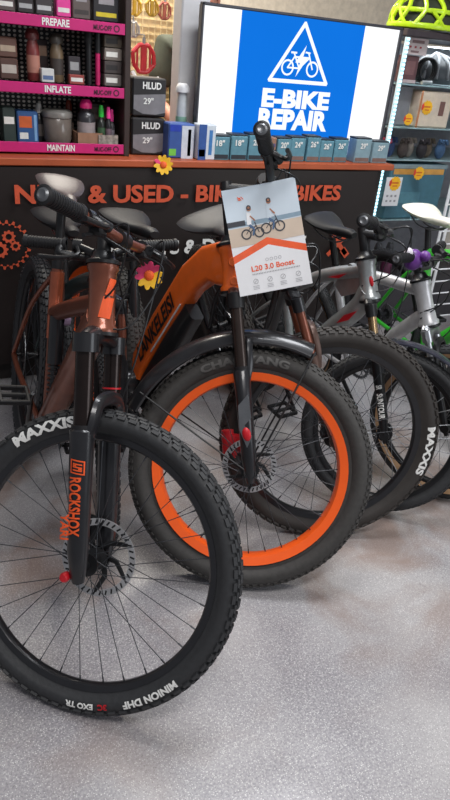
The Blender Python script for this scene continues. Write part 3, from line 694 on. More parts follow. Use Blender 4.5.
def ftext(s, x, y, h, m_, width, nm, bold=.02):
    vs_, fs_, wd = text_geo(s, h, bold, 0, width); q = MB(); q.smooth = False; q.add([fpt(x+a_x, y+b_y, .0022) for a_x, b_y in vs_], fs_); q.build('lettering', m_, root, nm)
ftext('L20 3.0 Boost', .045, .062, .0145, orange_d, .120, 'orange headline lettering')
mb = MB(); 
for k in range(30): fpoly(mb, [(.045+k*.0045,.052),(.0475+k*.0045,.052),(.0475+k*.0045,.0555),(.045+k*.0045,.0555)], .002, 0)
for k, x in enumerate((.045,.085,.122,.165)):
    fring(x+.006, .034, .007, .0012, .002, 0); fline(x+.002, .030, x+.010, .038, .0012, .0021, 0)
    for j in range(3): fline(x-.004, .021-.004*j, x+.014, .021-.004*j, .0012, .002, 0)
for k in range(4): fring(.092+k*.012, .088, .0045, .001, .002, 0)
mb.build('small_print', mat('print_grey', (150,150,154), .6), root)

# ---------------------------------------------------------------- counter, banner
wood = mat('orange_wood_edge', (176,84,48), .45, var=.15, scale=6)
root = thing('shop_counter', (1.0, 3.1, 0), 'shop counter with dark front and thin orange wood edge', 'counter')
MB().box((1.01, 3.1, .985), (2.72, .62, .03), bev=.004).build('countertop', wood, root)
MB().box((1.0, 3.13, .485), (2.68, .56, .97)).build('cabinet_body', mat('counter_dark', (40,34,32), .6), root)
root = thing('banner', (1.0, 2.79, 0), 'dark vinyl banner with orange and white lettering on the counter front', 'banner')
mb = MB(); nx, nz = 90, 10; vs_ = []
for j in range(nz+1):
    for i in range(nx+1):
        x = -.30+2.57*i/nx; z = .10+.865*j/nz; vs_.append(V((x, 2.795-.004*math.sin(x*9+z*2)-.003*math.sin(x*3.1-z*5)-.004*(1-abs(2*j/nz-1)), z)))
mb.add(vs_, [(j*(nx+1)+i, j*(nx+1)+i+1, (j+1)*(nx+1)+i+1, (j+1)*(nx+1)+i) for j in range(nz) for i in range(nx)])
mb.add([q+Y*.0008 for q in vs_], [(j*(nx+1)+i, j*(nx+1)+i+1, (j+1)*(nx+1)+i+1, (j+1)*(nx+1)+i) for j in range(nz) for i in range(nx)])
mb.build('vinyl_sheet', mat('banner_vinyl', (31,23,21), .5, var=.15, scale=3), root)
bo = mat('banner_orange', (206,84,52), .6)
def btext(s, x, z, h, width, m_, nm): q = MB(); flat_text(q, s, (x, 2.776, z), X, Z, h, -Y, .035, width); q.build('lettering', m_, root, nm)
btext('NEW & USED - BIKES & E-BIKES', .44, .828, .070, 1.605, bo, 'orange sales line')
btext('S PARTS & DEALS', .82, .588, .062, .75, letter_w, 'white sales line'); btext('E', 1.83, .585, .062, .045, letter_w, None)
def gear(mb, cx, cz, r, n=10, hole=.45):
    pts = []
    for k in range(n*4):
        th = 2*PI*k/(n*4); q = r*(1.0 if k % 4 < 2 else .80); pts.append((q*math.cos(th), q*math.sin(th)))
    N_ = len(pts); o = V((cx, 2.777, cz)); vs_ = [o+X*x+Z*z for x, z in pts]+[o+X*(r*hole*math.cos(2*PI*k/N_))+Z*(r*hole*math.sin(2*PI*k/N_)) for k in range(N_)]
    mb.smooth = False; mb.add(vs_, [(k,(k+1)%N_,N_+(k+1)%N_,N_+k) for k in range(N_)])
mb = MB(); gear(mb, .39, .655, .105, 22, .86); gear(mb, .405, .69, .028, 9); gear(mb, .365, .635, .036, 10); gear(mb, .43, .65, .022, 8)
mb.build('gear_emblem', bo, root, 'orange emblem of small gears inside a toothed ring')
mb = MB(); o = V((2.085, 2.776, .60))
for sgn in (1,-1):
    d1 = (X*sgn+Z*1.0).normalized(); n1 = d1.cross(Y)
    mb.prism([(-.085,-.012),(.05,-.012),(.05,.012),(-.085,.012)], o-Y*(.0008*(sgn+1)), d1, n1, Y, .001)
    if sgn > 0: mb.prism([(.045,-.014),(.062,-.030),(.092,-.028),(.072,-.010),(.072,.010),(.092,.028),(.062,.030),(.045,.014)], o, d1, n1, Y, .001)
    else: mb.prism([(-.10,-.018),(-.045,-.018),(-.045,.018),(-.10,.018)], o, d1, n1, Y, .001); mb.prism([(.05,-.007),(.085,-.007),(.095,0),(.085,.007),(.05,.007)], o, d1, n1, Y, .001)
mb.build('tool_emblem', bo, root, 'orange crossed wrench and screwdriver emblem')

# ---------------------------------------------------------------- television
root = thing('television', (1.81, 2.95, 1.0), 'flat screen television on the counter showing a blue repair sign', 'television')
mb = MB(); x0, x1, z0, z1 = 1.272, 2.350, 1.005, 1.618
for (cx, cz, sx, sz) in (((x0+x1)/2, z0+.009, x1-x0, .018), ((x0+x1)/2, z1-.006, x1-x0, .012), (x0+.006,(z0+z1)/2,.012,z1-z0), (x1-.006,(z0+z1)/2,.012,z1-z0)): mb.box((cx, 2.915, cz), (sx, .03, sz), bev=.003)
mb.box(((x0+x1)/2, 2.935, (z0+z1)/2), (x1-x0-.01, .03, z1-z0-.01), bev=.006); mb.build('casing', mat('tv_casing', (52,52,58), .35), root)
def emis(name, c, s):
    M = bpy.data.materials.new(name); M.use_nodes = True; N = M.node_tree.nodes; L = M.node_tree.links; N.remove(N['Principled BSDF'])
    e_ = N.new('ShaderNodeEmission'); nz_ = N.new('ShaderNodeTexNoise'); nz_.inputs['Scale'].default_value = 3; rp = N.new('ShaderNodeValToRGB')
    cl = lin(c); rp.color_ramp.elements[0].color = tuple(q*.93 for q in cl)+(1,); rp.color_ramp.elements[1].color = cl+(1,)
    L.new(nz_.outputs['Fac'], rp.inputs['Fac']); L.new(rp.outputs['Color'], e_.inputs['Color']); e_.inputs['Strength'].default_value = s
    L.new(e_.outputs[0], N['Material Output'].inputs[0]); return M
mb = MB(); mb.smooth = False; yy_ = 2.917
for k, (a0, a1) in enumerate(((x0+.012, 1.467), (1.467, 2.130), (2.130, x1-.012))):
    mb.cm = 1 if k == 1 else 0; mb.add([V((a0,yy_,z0+.018)), V((a1,yy_,z0+.018)), V((a1,yy_,z1-.012)), V((a0,yy_,z1-.012))], [(0,1,2,3)])
mb.build('screen', [emis('screen_white', (250,252,255), 1.0), emis('screen_blue', (18,120,232), .82)], root)
sw = emis('screen_lettering', (245,252,255), .95)
q = MB(); flat_text(q, 'E-BIKE', (1.608, 2.9155, 1.234), X, Z, .072, -Y, .05, .378); flat_text(q, 'REPAIR', (1.600, 2.9155, 1.138), X, Z, .082, -Y, .05, .392); q.build('screen_lettering', sw, root, 'white bold lettering')
mb = MB(); mb.smooth = False; cx, bz, tz, hw_ = 1.795, 1.345, 1.585, .158; yy_ = 2.9155
def sl(p0, p1, w_): 
    p0, p1 = V((p0[0], yy_, p0[1])), V((p1[0], yy_, p1[1])); d = (p1-p0).normalized(); n_ = d.cross(Y); mb.add([p0+n_*w_/2-d*w_*.3, p0-n_*w_/2-d*w_*.3, p1-n_*w_/2+d*w_*.3, p1+n_*w_/2+d*w_*.3], [(0,1,2,3)])
sl((cx-hw_,bz),(cx+hw_,bz),.016); sl((cx-hw_,bz),(cx,tz),.016); sl((cx+hw_,bz),(cx,tz),.016)
def sr(x, z, r, w_):
    n = 24; vs_ = [V((x+math.cos(2*PI*k/n)*q, yy_, z+math.sin(2*PI*k/n)*q)) for k in range(n) for q in (r-w_, r)]; mb.add(vs_, [(2*k,2*k+1,(2*k+3)%(2*n),(2*k+2)%(2*n)) for k in range(n)])
sr(cx-.068, 1.402, .034, .008); sr(cx+.068, 1.402, .034, .008)
sl((cx-.068,1.402),(cx-.036,1.448),.007); sl((cx-.036,1.448),(cx+.045,1.448),.007); sl((cx+.068,1.402),(cx+.038,1.468),.007); sl((cx-.005,1.402),(cx+.045,1.448),.007); sl((cx-.068,1.402),(cx-.005,1.402),.007); sl((cx-.005,1.402),(cx-.042,1.465),.007); sl((cx-.055,1.465),(cx-.028,1.465),.008); sl((cx+.022,1.47),(cx+.045,1.468),.007)
mb.add([V((cx+a, yy_-.0006, b)) for a, b in ((.022,1.50),(-.030,1.425),(-.004,1.425),(-.02,1.365),(.034,1.445),(.008,1.445))], [(0,1,2),(2,3,4),(2,4,5),(0,2,5)])
mb.build('screen_emblem', sw, root, 'white triangle with a bicycle and lightning bolt')
MB().box((1.81, 2.99, 1.004), (.5,.16,.008), bev=.002).box((1.81,2.985,1.06),(.08,.03,.12)).build('stand', black, root)

# ---------------------------------------------------------------- pillar between shelf and television
struct('trim_1', MB().box((1.300, 3.08, 1.4), (.134, .1, .80), bev=.006), mat('pillar_white', (204,204,206), .5, var=.03))

# ---------------------------------------------------------------- shelf unit
root = thing('display_shelf', (.40, 3.03, 1.0), 'dark display shelf with magenta shelf edges, full of bike care goods', 'shelf')
dk = mat('shelf_dark', (34,26,26), .5)
MB().box((.943, 3.03, 1.40), (.026, .30, .80), bev=.003).build('side_panel', mat('shelf_side_brown', (52,38,34), .5), root)
MB().box((-.15, 3.03, 1.40), (.026, .30, .80), bev=.003).build('side_panel', dk, root)
# perforated back panel: pale dots paint in the light from behind its holes
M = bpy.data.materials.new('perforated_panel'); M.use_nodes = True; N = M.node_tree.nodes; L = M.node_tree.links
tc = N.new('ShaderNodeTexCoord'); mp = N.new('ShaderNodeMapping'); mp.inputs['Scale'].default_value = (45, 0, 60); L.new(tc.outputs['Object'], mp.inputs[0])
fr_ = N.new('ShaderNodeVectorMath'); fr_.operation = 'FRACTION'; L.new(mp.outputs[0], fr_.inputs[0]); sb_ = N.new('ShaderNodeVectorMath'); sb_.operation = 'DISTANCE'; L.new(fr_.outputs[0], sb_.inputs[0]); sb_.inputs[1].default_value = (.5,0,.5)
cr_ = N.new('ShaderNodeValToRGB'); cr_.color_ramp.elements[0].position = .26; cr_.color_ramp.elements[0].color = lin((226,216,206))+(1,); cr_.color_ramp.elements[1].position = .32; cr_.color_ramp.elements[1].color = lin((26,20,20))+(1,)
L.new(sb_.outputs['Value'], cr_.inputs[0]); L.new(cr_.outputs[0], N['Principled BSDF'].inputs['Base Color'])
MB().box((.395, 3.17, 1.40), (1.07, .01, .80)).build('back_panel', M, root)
mg = mat('magenta_strip', (196,30,112), .45, var=.05)
for z, s in ((1.0+.028,'MAINTAIN'), (1.250,'INFLATE'), (1.484,'PREPARE')):
    MB().box((.397, 3.03, z), (1.066, .28, .012)).build('shelf_board', dk, root)
    st_ = MB().box((.40, 2.885, z), (1.062, .006, .040), bev=.002).build('shelf_edge', mg, root)
    q = MB(); flat_text(q, s, (.60, 2.8815, z-.011), X, Z, .024, -Y, .03, .105 if s != 'MAINTAIN' else .115); q.build('lettering', letter_w, st_)
    q = MB(); flat_text(q, 'MUC-OFF', (.80, 2.8815, z-.009), X, Z, .017, -Y, .03, .075); q.build('lettering', mat('strip_label_dark', (70,16,44), .5), st_)
    q = MB(); q.smooth = False; q.lathe((.895,2.8815,z), -Y, [(.008,0),(.013,0)], 20); q.build('shelf_emblem', mat('strip_label_dark'), st_)

def boxitem(name, c, size, col, label, cat, group=None, marks=(), rough=.5):
    # c = centre of the base; marks: (x0,z0,x1,z1,colour) in fractions of the front face
    c = V(c); sx, sy, sz = size; mats = [mat('card_%d_%d_%d' % col, col, rough, var=.08)]; q = MB(); q.box(c+Z*(sz/2), size, bev=min(size)*.06)
    root = q.build(name, mats, None); tag(root, label, cat, group)
    mt = {}
    for (a0, b0, a1, b1, cc) in marks:
        s = mt.setdefault(cc, MB()); s.smooth = False; yq = c.y-sy/2-.0008-.0003*len(s.v)/4
        s.add([V((c.x-sx/2+sx*a0, yq, c.z+sz*b0)), V((c.x-sx/2+sx*a1, yq, c.z+sz*b0)), V((c.x-sx/2+sx*a1, yq, c.z+sz*b1)), V((c.x-sx/2+sx*a0, yq, c.z+sz*b1))], [(0,1,2,3)])
    for cc, s in mt.items(): s.build('printed_panel', mat('print_%d_%d_%d' % cc, cc, .5), root)
    return root
def bottle(name, c, r, h, col, capcol, label, cat='bottle', group=None, capf=.28, band=None, neck=.45):
    c = V(c); root = thing(name, c, label, cat, group); hb = h*(1-capf)
    MB().lathe(c, Z, [(0,0),(r*.92,0),(r,r*.15),(r,hb*.72),(r*.92,hb*.84),(r*neck,hb*.96),(r*neck,hb),(0,hb)], 20).build('bottle_body', mat('btl_%d_%d_%d' % col, col, .35, coat=.3), root)
    MB().lathe(c+Z*hb, Z, [(0,0),(r*neck*1.5,0),(r*neck*1.5,h*capf*.5),(r*neck*1.1,h*capf*.9),(r*neck*.9,h*capf),(0,h*capf)], 18).build('cap', mat('cap_%d_%d_%d' % capcol, capcol, .4), root)
    if band: MB().lathe(c+Z*(hb*.2), Z, [(r*1.01,0),(r*1.01,hb*.42)], 20).build('label_band', mat('band_%d_%d_%d' % band, band, .5), root)
    return root
zb = 1.034; W_, K_ = (225,222,215), (30,28,30)
# bottom shelf
boxitem('carton', (.462, 2.98, zb), (.05,.10,.135), (44,56,52), 'dark green carton at the left end of the bottom shelf', 'box', None, ((.1,.55,.9,.75,W_),))
boxitem('carton', (.535, 2.97, zb), (.085,.08,.125), (44,82,132), 'blue carton with orange mark on the bottom magenta shelf', 'box', None, ((.1,.5,.7,.85,(196,92,44)),(.1,.15,.5,.35,W_),(.8,.1,.93,.9,(120,160,200))))
root = thing('chain_oil_tin', (.665,2.97,zb), 'round silver and clear tub between blue carton and pink capped bottle', 'tub')
MB().lathe((.665,2.97,zb), Z, [(0,0),(.052,0),(.058,.02),(.060,.10),(.056,.105),(.0,.105)], 26).build('tub_body', mat('tub_clear_grey', (108,98,90), .25, coat=.5), root)
MB().lathe((.665,2.97,zb+.105), Z, [(.0,0),(.062,0),(.064,.012),(.062,.022),(.05,.03),(0,.03)], 26).build('lid', mat('tub_lid', (150,146,140), .3, .4), root)
root = thing('open_carton', (.79,2.955,zb), 'low brown open carton holding the pink capped cleaner on the bottom shelf', 'box')
mb = MB()
for (cx,cy,sx,sy) in ((.79,2.912,.115,.004),(.79,2.998,.115,.004),(.7345,2.955,.004,.09),(.8455,2.955,.004,.09)): mb.box((cx,cy,zb+.028),(sx,sy,.05))
mb.box((.79,2.955,zb+.003),(.111,.086,.004)); mb.build('carton_walls', mat('kraft', (150,112,88), .7), root)
bottle('cleaner_bottle', (.785,2.955,zb+.006), .038, .175, (46,44,48), (236,40,130), 'large dark cleaner bottle with a magenta cap standing in a brown carton', 'bottle', None, .2, (150,140,140))
root = thing('display_tray', (.868,2.95,zb), 'small white printed tray holding three slim bottles', 'tray')
mb = MB(); mb.box((.868,2.905,zb+.026),(.086,.003,.044)); mb.box((.868,2.99,zb+.026),(.086,.003,.044)); mb.box((.8265,2.948,zb+.026),(.003,.086,.044)); mb.box((.9095,2.948,zb+.026),(.003,.086,.044)); mb.box((.868,2.948,zb+.004),(.086,.086,.003)); mb.build('tray_walls', mat('tray_print', (150,140,130), .6, var=.5, scale=60), root)
bottle('lube_bottle', (.847,2.94,zb+.007), .017, .155, (30,36,30), (40,190,60), 'slim black bottle with a green cap in the printed tray', 'bottle', None, .3, (60,90,60))
bottle('lube_bottle', (.876,2.93,zb+.007), .014, .150, (34,30,34), (236,60,150), 'slim dark bottle with pink cap, beside the green capped bottle', 'bottle', None, .3, (110,90,100))
bottle('lube_bottle', (.899,2.958,zb+.007), .013, .140, (80,76,80), (250,70,160), 'slim grey bottle with pink cap next to the shelf post', 'bottle', None, .35, (150,140,150))
# middle shelf
zm = 1.272
boxitem('carton', (.475, 2.98, zm), (.07,.10,.075), (84,58,50), 'lower brown carton at the left end of the middle shelf', 'box', 'brown cartons at the left of the middle shelf', ((.1,.3,.9,.7,(180,170,160)),))
boxitem('carton', (.475, 2.98, zm+.077), (.07,.10,.07), (96,66,56), 'upper brown carton at the left end of the middle shelf', 'box', 'brown cartons at the left of the middle shelf', ((.1,.3,.9,.6,(170,150,130)),))
bottle('spray_can', (.575,2.96,zm), .026, .185, (120,50,48), (90,30,30), 'dark red spray can on the middle magenta shelf', 'can', None, .2, (176,120,104), .7)
bottle('spray_can', (.670,2.965,zm), .027, .175, (110,92,70), (60,54,48), 'dull gold spray can right of the red one', 'can', None, .2, (60,52,48), .7)
boxitem('carton', (.735, 2.97, zm), (.05,.07,.10), (48,42,46), 'small dark carton between gold can and pump', 'box', None, ((.15,.5,.85,.8,(150,150,150)),))
root = thing('hand_pump', (.795,2.94,zm), 'black hand pump standing upright on the middle shelf', 'pump')
MB().tube([(.795,2.94,zm),(.795,2.94,zm+.15)], .013, 14).build('barrel', black, root); MB().tube([(.795,2.94,zm+.15),(.795,2.94,zm+.205)], .017, 14).build('handle', blackp, root)
root = thing('hand_pump', (.833,2.94,zm), 'black pump with magenta stripe beside the stacked inner tube cartons', 'pump')
MB().tube([(.833,2.94,zm),(.833,2.94,zm+.12)], .010, 14).build('barrel', mat('magenta_metal', (190,30,96), .4), root); MB().tube([(.833,2.94,zm+.12),(.833,2.94,zm+.195)], .013, 14).build('handle', black, root)
for k, (cc, lb) in enumerate((((104,96,92),'lowest'),((70,62,60),'second lowest'),((120,110,102),'third'),((86,76,64),'topmost'))):
    boxitem('tube_carton', (.893, 2.96, zm+.048*k), (.075,.08,.046), cc, lb+' of the small cartons stacked right on the middle shelf', 'box', 'small cartons stacked on the middle shelf', ((.1,.3,.75,.7,W_ if k % 2 == 0 else (40,36,36)),))
boxitem('carton', (.622, 3.04, zm), (.05,.05,.15), (58,44,44), 'tall dark carton standing behind the red and gold cans', 'box', None, ((.1,.6,.9,.85,(150,120,100)),))
boxitem('sachet_box', (.62, 2.925, zm), (.05,.04,.05), (206,206,204), 'small white box in front between the red and gold cans', 'box', None, ((.1,.2,.9,.5,(90,110,150)),))
boxitem('sachet_box', (.735, 2.915, zm), (.06,.03,.035), (150,66,60), 'low reddish box in front of the small dark carton', 'box', None, ((.1,.3,.9,.7,W_),))
bottle('lube_bottle', (.60,3.02,zb), .02, .15, (50,48,50), (200,196,190), 'grey bottle with white cap behind the blue carton', 'bottle', None, .25, (120,110,104))
bottle('lube_bottle', (.735,3.05,zb), .02, .165, (44,40,40), (150,60,40), 'dark bottle with rusty red cap behind the round tub', 'bottle', None, .25, (140,120,110))
boxitem('carton', (.845, 3.06, zb), (.13,.05,.16), (64,50,48), 'dark brown carton at the back behind the capped bottles', 'box', None, ((.1,.6,.9,.9,(110,90,80)),))
# top shelf
zt = 1.506
for k, (x, w_, cc, mk, lb) in enumerate(((.475,.07,(92,78,76),W_,'grey brown packet at the left end of the top shelf'),(.55,.06,(46,40,42),(170,170,170),'dark packet second from left on the top shelf'),(.62,.065,(60,54,56),(190,190,190),'black packet left of the pink one on the top shelf'),(.695,.055,(228,64,150),W_,'pink packet on the top shelf'),(.765,.07,(96,84,80),(60,54,52),'grey packet right of the pink one'),(.865,.105,(34,32,36),(212,190,40),'wide black packet with yellow print at the top right'))):
    boxitem('packet', (x, 2.95, zt), (w_,.05,.13), cc, lb, 'packet', 'packets on the top shelf', ((.1,.12,.9,.24,mk),(.2,.45,.8,.7,(150,144,146))))

# ---------------------------------------------------------------- alcove: lattice, pedals, helmet/tyre cartons
def slat_panel():
    mb = MB(); mb.box((1.42, 3.985, 1.35), (.62, .02, .9)); 
    for k in range(23): mb.cm = 0; mb.box((1.42, 3.97, .93+.037*k), (.62, .006, .004))
    for k in range(17): mb.box((1.13+.036*k, 3.966, 1.35), (.004, .006, .9))
    o = mb.build('grid_wall', mat('cream_lattice', (232,212,170), .6)); tag(o, 'cream grid panel behind the counter with pedals hanging on it', 'grid panel')
slat_panel()
def pedal(name, c, s, col, label, axle=silver, cage=None):
    c = V(c); root = thing(name, c, label, 'pedal', 'pedals hanging behind the counter'); m_ = mat('pdl_%d_%d_%d' % col, col, .4)
    mb = MB()
    n = 8; pts = [(math.cos(2*PI*(k+.5)/n)*s*(1 if k % 2 else .92), math.sin(2*PI*(k+.5)/n)*s*1.05) for k in range(n)]
    for k in range(n): p0, p1 = pts[k], pts[(k+1) % n]; mb.tube([c+X*p0[0]+Z*p0[1], c+X*p1[0]+Z*p1[1]], s*.17, 8)
    mb.box(c, (s*.5, .02, s*1.9), bev=.004)
    mb.box(c+X*(s*.55), (s*.16,.014,s*1.5), bev=.003).box(c-X*(s*.55), (s*.16,.014,s*1.5), bev=.003)
    mb.build('cage', m_, root)
    MB().tube([c-Z*(s*.3), c+Z*(s*1.5)], s*.14, 10).build('axle', axle, root)
    MB().curve([c+Z*(s*1.5), V((c.x, c.y+.03, c.z+s*1.7)), V((c.x, 3.962, c.z+s*1.6))], .003, 6).build('hook', steel_l, root)
pedal('pedal', (1.228,3.50,1.372), .062, (186,44,54), 'large red platform pedal on the grid panel')
pedal('pedal', (1.26,3.75,1.60), .038, (190,150,40), 'yellow and black pedal hanging top left on the grid panel', black)
pedal('pedal', (1.345,3.72,1.605), .036, (176,140,44), 'yellow and black pedal hanging second from left at the top', black)
pedal('pedal', (1.438,3.78,1.60), .038, (150,80,66), 'brownish red cage pedal hanging at the top right of the grid', silver)
pedal('pedal', (1.205,3.60,1.497), .034, (170,166,160), 'small silver pedal above the large red one', silver)
root = thing('pedal_holder', (1.25,3.5,1.29), 'white bracket under the large red pedal', 'bracket')
MB().curve([(1.17,3.5,1.31),(1.19,3.48,1.275),(1.22,3.47,1.285),(1.26,3.47,1.26),(1.30,3.48,1.285),(1.31,3.5,1.25)], .012, 8).build('bracket_arm', white, root)
for k, z in enumerate((1.0, 1.160)):
    root = thing('helmet_box', (1.07,3.02,z), ('lower' if k == 0 else 'upper')+' of the two stacked black and grey cartons beside the shelf post', 'box', 'stacked black and grey cartons')
    cx, cy = 1.058, 2.99
    MB().box((cx,cy,z+.078), (.155,.13,.154), bev=.006).build('carton', mat('hud_black', (34,32,34), .5), root)
    pl = MB(); pl.smooth = False; n = 12; pts = [(-.072,.012)]+[(-.072+.144*i/n, .022+(.0 if i < 0 else .016*((2*i/n-1)**2)*-1)) for i in range(n+1)]
    pl.prism([(-.072,.03),(-.03,.012),(.03,.010),(.074,.02),(.074,.095),(-.072,.085)], V((cx,cy-.0655,z)), X, Z, -Y, .001); pl.build('printed_panel', mat('hud_grey', (122,120,124), .5), root)
    q = MB(); flat_text(q, 'HLUD', (cx-.032,cy-.066,z+.112), X, Z, .026, -Y, .03, .085); q.build('lettering', letter_w, root); q = MB(); flat_text(q, '29"', (cx-.028,cy-.068,z+.052), X, Z, .024, -Y, .02, .045); q.build('lettering', letter_w, root)

# ---------------------------------------------------------------- goods on the counter left of the TV
boxitem('supplement_carton', (1.190, 2.90, 1.0), (.125,.09,.145), (52,84,150), 'blue and white carton with green dot below the pillar', 'box', None, ((.5,.0,.97,.95,(200,206,216)),(.05,.78,.45,.97,(30,60,170)),(.03,.08,.3,.28,(110,190,70)),(.74,.08,.86,.85,(60,90,150))))
root = boxitem('supplement_carton', (1.302, 2.86, 1.0), (.085,.07,.150), (206,214,222), 'white carton with blue side beside the pillar foot', 'box', None, ((0,0,.45,1,(48,84,150)),(.6,.15,.8,.85,(60,120,180)),(.05,.1,.4,.3,(190,200,220))))
bottle('spray_can', (1.236,2.985,1.0), .026, .30, (186,190,192), (214,214,216), 'tall white and green spray can left of the television', 'can', None, .12, (120,160,140), .8)

# ---------------------------------------------------------------- row of inner tube cartons before the TV
xs = [1.372,1.470,1.562,1.712,1.790,1.880,1.958,2.044,2.180,2.292]; nm = ['18"','18"','20"','20"','24"','26"','26"','26"','29"','29"']
wd = [.095,.085,.085,.075,.082,.075,.078,.082,.095,.10]
ordn = ['first','second','third','fourth','fifth','sixth','seventh','eighth','ninth','last']
for k, x in enumerate(xs):
    root = thing('tube_carton', (x,2.86,1.0), 'teal inner tube carton, %s from the left in the row before the television' % ordn[k], 'box', 'inner tube cartons in front of the television')
    mt_ = mat('teal_card', (92,140,156), .5, var=.12) if k not in (8,9) else mat('pale_teal_card', (130,158,168), .5)
    hh = .100+.006*((k*7) % 3); MB().box((x,2.865,1.0+hh/2), (wd[k],.07,hh), bev=.003).build('carton', mt_, root)
    MB().box((x,2.868,1.0+hh+.004), (wd[k]*.98,.068,.008), bev=.002).build('dark_lid', mat('dark_card', (40,48,56), .5), root)
    q = MB(); flat_text(q, nm[k], (x-.022,2.8285,1.0+hh*.62), X, Z, .024, -Y, .03, .042); q.build('lettering', letter_w, root)
    q = MB(); q.smooth = False; q.box((x,2.8292,1.016), (wd[k]*.9,.001,.018)); q.build('printed_band', mat('band_brown', (120,96,88), .5) if k > 2 else mat('dark_card'), root)
o = boxitem('card_box', (1.64, 2.865, 1.0), (.06,.06,.105), (150,112,92), 'tan carton standing among the teal ones behind the grip', 'box', None, ((.2,.6,.9,.75,(90,80,120)),))

# ---------------------------------------------------------------- glass display cabinet at the right
CABK = (1.132, (2.46-2.175*1.132, 3.0-2.65*1.132, 1.457-1.457*1.132))
root = thing('display_cabinet', (2.75, 2.95, .17), 'glass display cabinet lit by a white LED strip at the right', 'cabinet')
cx0, cx1, cy0, cy1, cz1 = 2.175, 3.25, 2.65, 3.2, 1.575
dkf = mat('cabinet_frame', (70,62,66), .4, .4); gl = None
G = bpy.data.materials.new('cabinet_glass'); G.use_nodes = True; b_ = G.node_tree.nodes['Principled BSDF']; b_.inputs['Base Color'].default_value = (.95,.98,1,1); b_.inputs['Roughness'].default_value = .03; b_.inputs['Transmission Weight'].default_value = 1; b_.inputs['IOR'].default_value = 1.01; b_.inputs['Alpha'].default_value = .25
mb = MB()
mb.box(((cx0+cx1)/2,(cy0+cy1)/2,cz1+.014), (cx1-cx0+.03, cy1-cy0+.03, .03), bev=.004)
for (x, y) in ((cx0+.008,cy0+.008),(cx1-.008,cy0+.008),(cx0+.008,cy1-.008),(cx1-.008,cy1-.008)): mb.box((x,y,.87),(.018,.018,1.40))
mb.build('frame', dkf, root)
MB().box(((cx0+cx1)/2,(cy0+cy1)/2,.285), (cx1-cx0, cy1-cy0, .23), bev=.004).build('plinth', mat('plinth_dark', (60,58,62), .5), root)
MB().box(((cx0+cx1)/2,cy1-.012,.98), (cx1-cx0-.03,.008,1.16)).build('back_panel', mat('cabinet_back', (150,150,156), .6), root)
MB().box(((cx0+cx1)/2,cy0+.004,.98), (cx1-cx0-.04,.004,1.16)).build('glass_pane', G, root)
MB().box((cx0+.002,(cy0+cy1)/2,.98), (.004,cy1-cy0-.04,1.16)).build('glass_pane', G, root)
for z in (.74, 1.04, 1.19, 1.38): MB().box(((cx0+cx1)/2,(cy0+cy1)/2+.01,z), (cx1-cx0-.04,cy1-cy0-.05,.006)).build('glass_shelf', mat('glass_shelf_edge', (150,176,180), .2), root)
lt = thing('led_strip', (2.165, 2.635, .72), 'bright white LED strip down the left edge of the glass cabinet', 'light strip')
MB().box((2.168,2.638,1.14), (.020,.010,.86)).build('strip_backing', mat('strip_backing', (200,226,236), .4), lt)
for k in range(50):
    z = .72+.0172*k; MB().box((2.168,2.631,z), (.013,.006,.010)).build('led', emis('led_white', (190,238,255), 2.2) if k == 0 else bpy.data.materials['led_white'], lt)
ins = area('cabinet_lamp', place((2.70, 2.85, 1.55)), .6, 2.8, (.9,.96,1), sy=.3)
# goods inside
boxitem('price_card', (2.285,2.70,1.505), (.12,.004,.068), (222,206,204), 'white card with red marks at the top left inside the cabinet', 'card', None, ((.2,.7,.8,.88,(150,120,120)),(.1,.4,.2,.52,(180,60,70)),(.35,.4,.45,.52,(180,60,70)),(.6,.4,.7,.52,(180,60,70)),(.2,.12,.6,.25,(150,120,120))))
boxitem('dark_carton', (2.275,2.74,1.386), (.095,.06,.115), (96,62,64), 'dark reddish carton under the white card in the cabinet', 'box', None, ((.2,.3,.8,.8,(120,84,84)),(.0,.0,1,.12,(190,170,170))))
root = thing('bicycle_helmet', (2.55,2.86,1.386), 'black bicycle helmet on the top shelf inside the glass cabinet', 'helmet')
mb = MB(); mb.lathe((2.55,2.86,1.39), Z, [(.0,.13),(.05,.125),(.09,.10),(.115,.06),(.12,.02),(.108,.0),(.09,.02),(.0,.11)], 24); mb.build('shell', mat('helmet_black', (50,54,58), .35), root)
mb = MB()
for k in range(5): an = -60+30*k; mb.curve([V((2.55,2.86,1.39))+V((math.sin(rad(an))*.12,-math.cos(rad(an))*.12,.02)), V((2.55,2.86,1.39))+V((math.sin(rad(an))*.08,-math.cos(rad(an))*.085,.105)), V((2.55,2.86,1.525))], .009, 8)
mb.build('vent_rib', grey, root)
root = thing('cable_lock', (2.41,2.76,1.386), 'coiled black cable lock hanging beside the helmet in the cabinet', 'lock')
mb = MB()
for k in range(3): 
    pts = [V((2.42+math.cos(q)*.052, 2.745+.012*k, 1.445+math.sin(q)*.052)) for q in [2*PI*j/24 for j in range(25)]]; mb.tube(pts, .0065, 8)
mb.build('cable_coil', blackp, root); MB().tube([(2.39,2.74,1.392),(2.45,2.74,1.395)], .009, 10).build('lock_barrel', silver, root)
boxitem('grey_carton', (2.29,2.80,1.193), (.14,.10,.18), (126,128,134), 'plain grey carton on the second shelf of the cabinet', 'box')
root = boxitem('cream_carton', (2.475,2.76,1.193), (.21,.12,.165), (214,198,178), 'cream carton with yellow sticker and brown label in the cabinet', 'box', None, ((.62,.35,.78,.75,(120,84,76)),(0,0,.06,1,(190,124,80))))
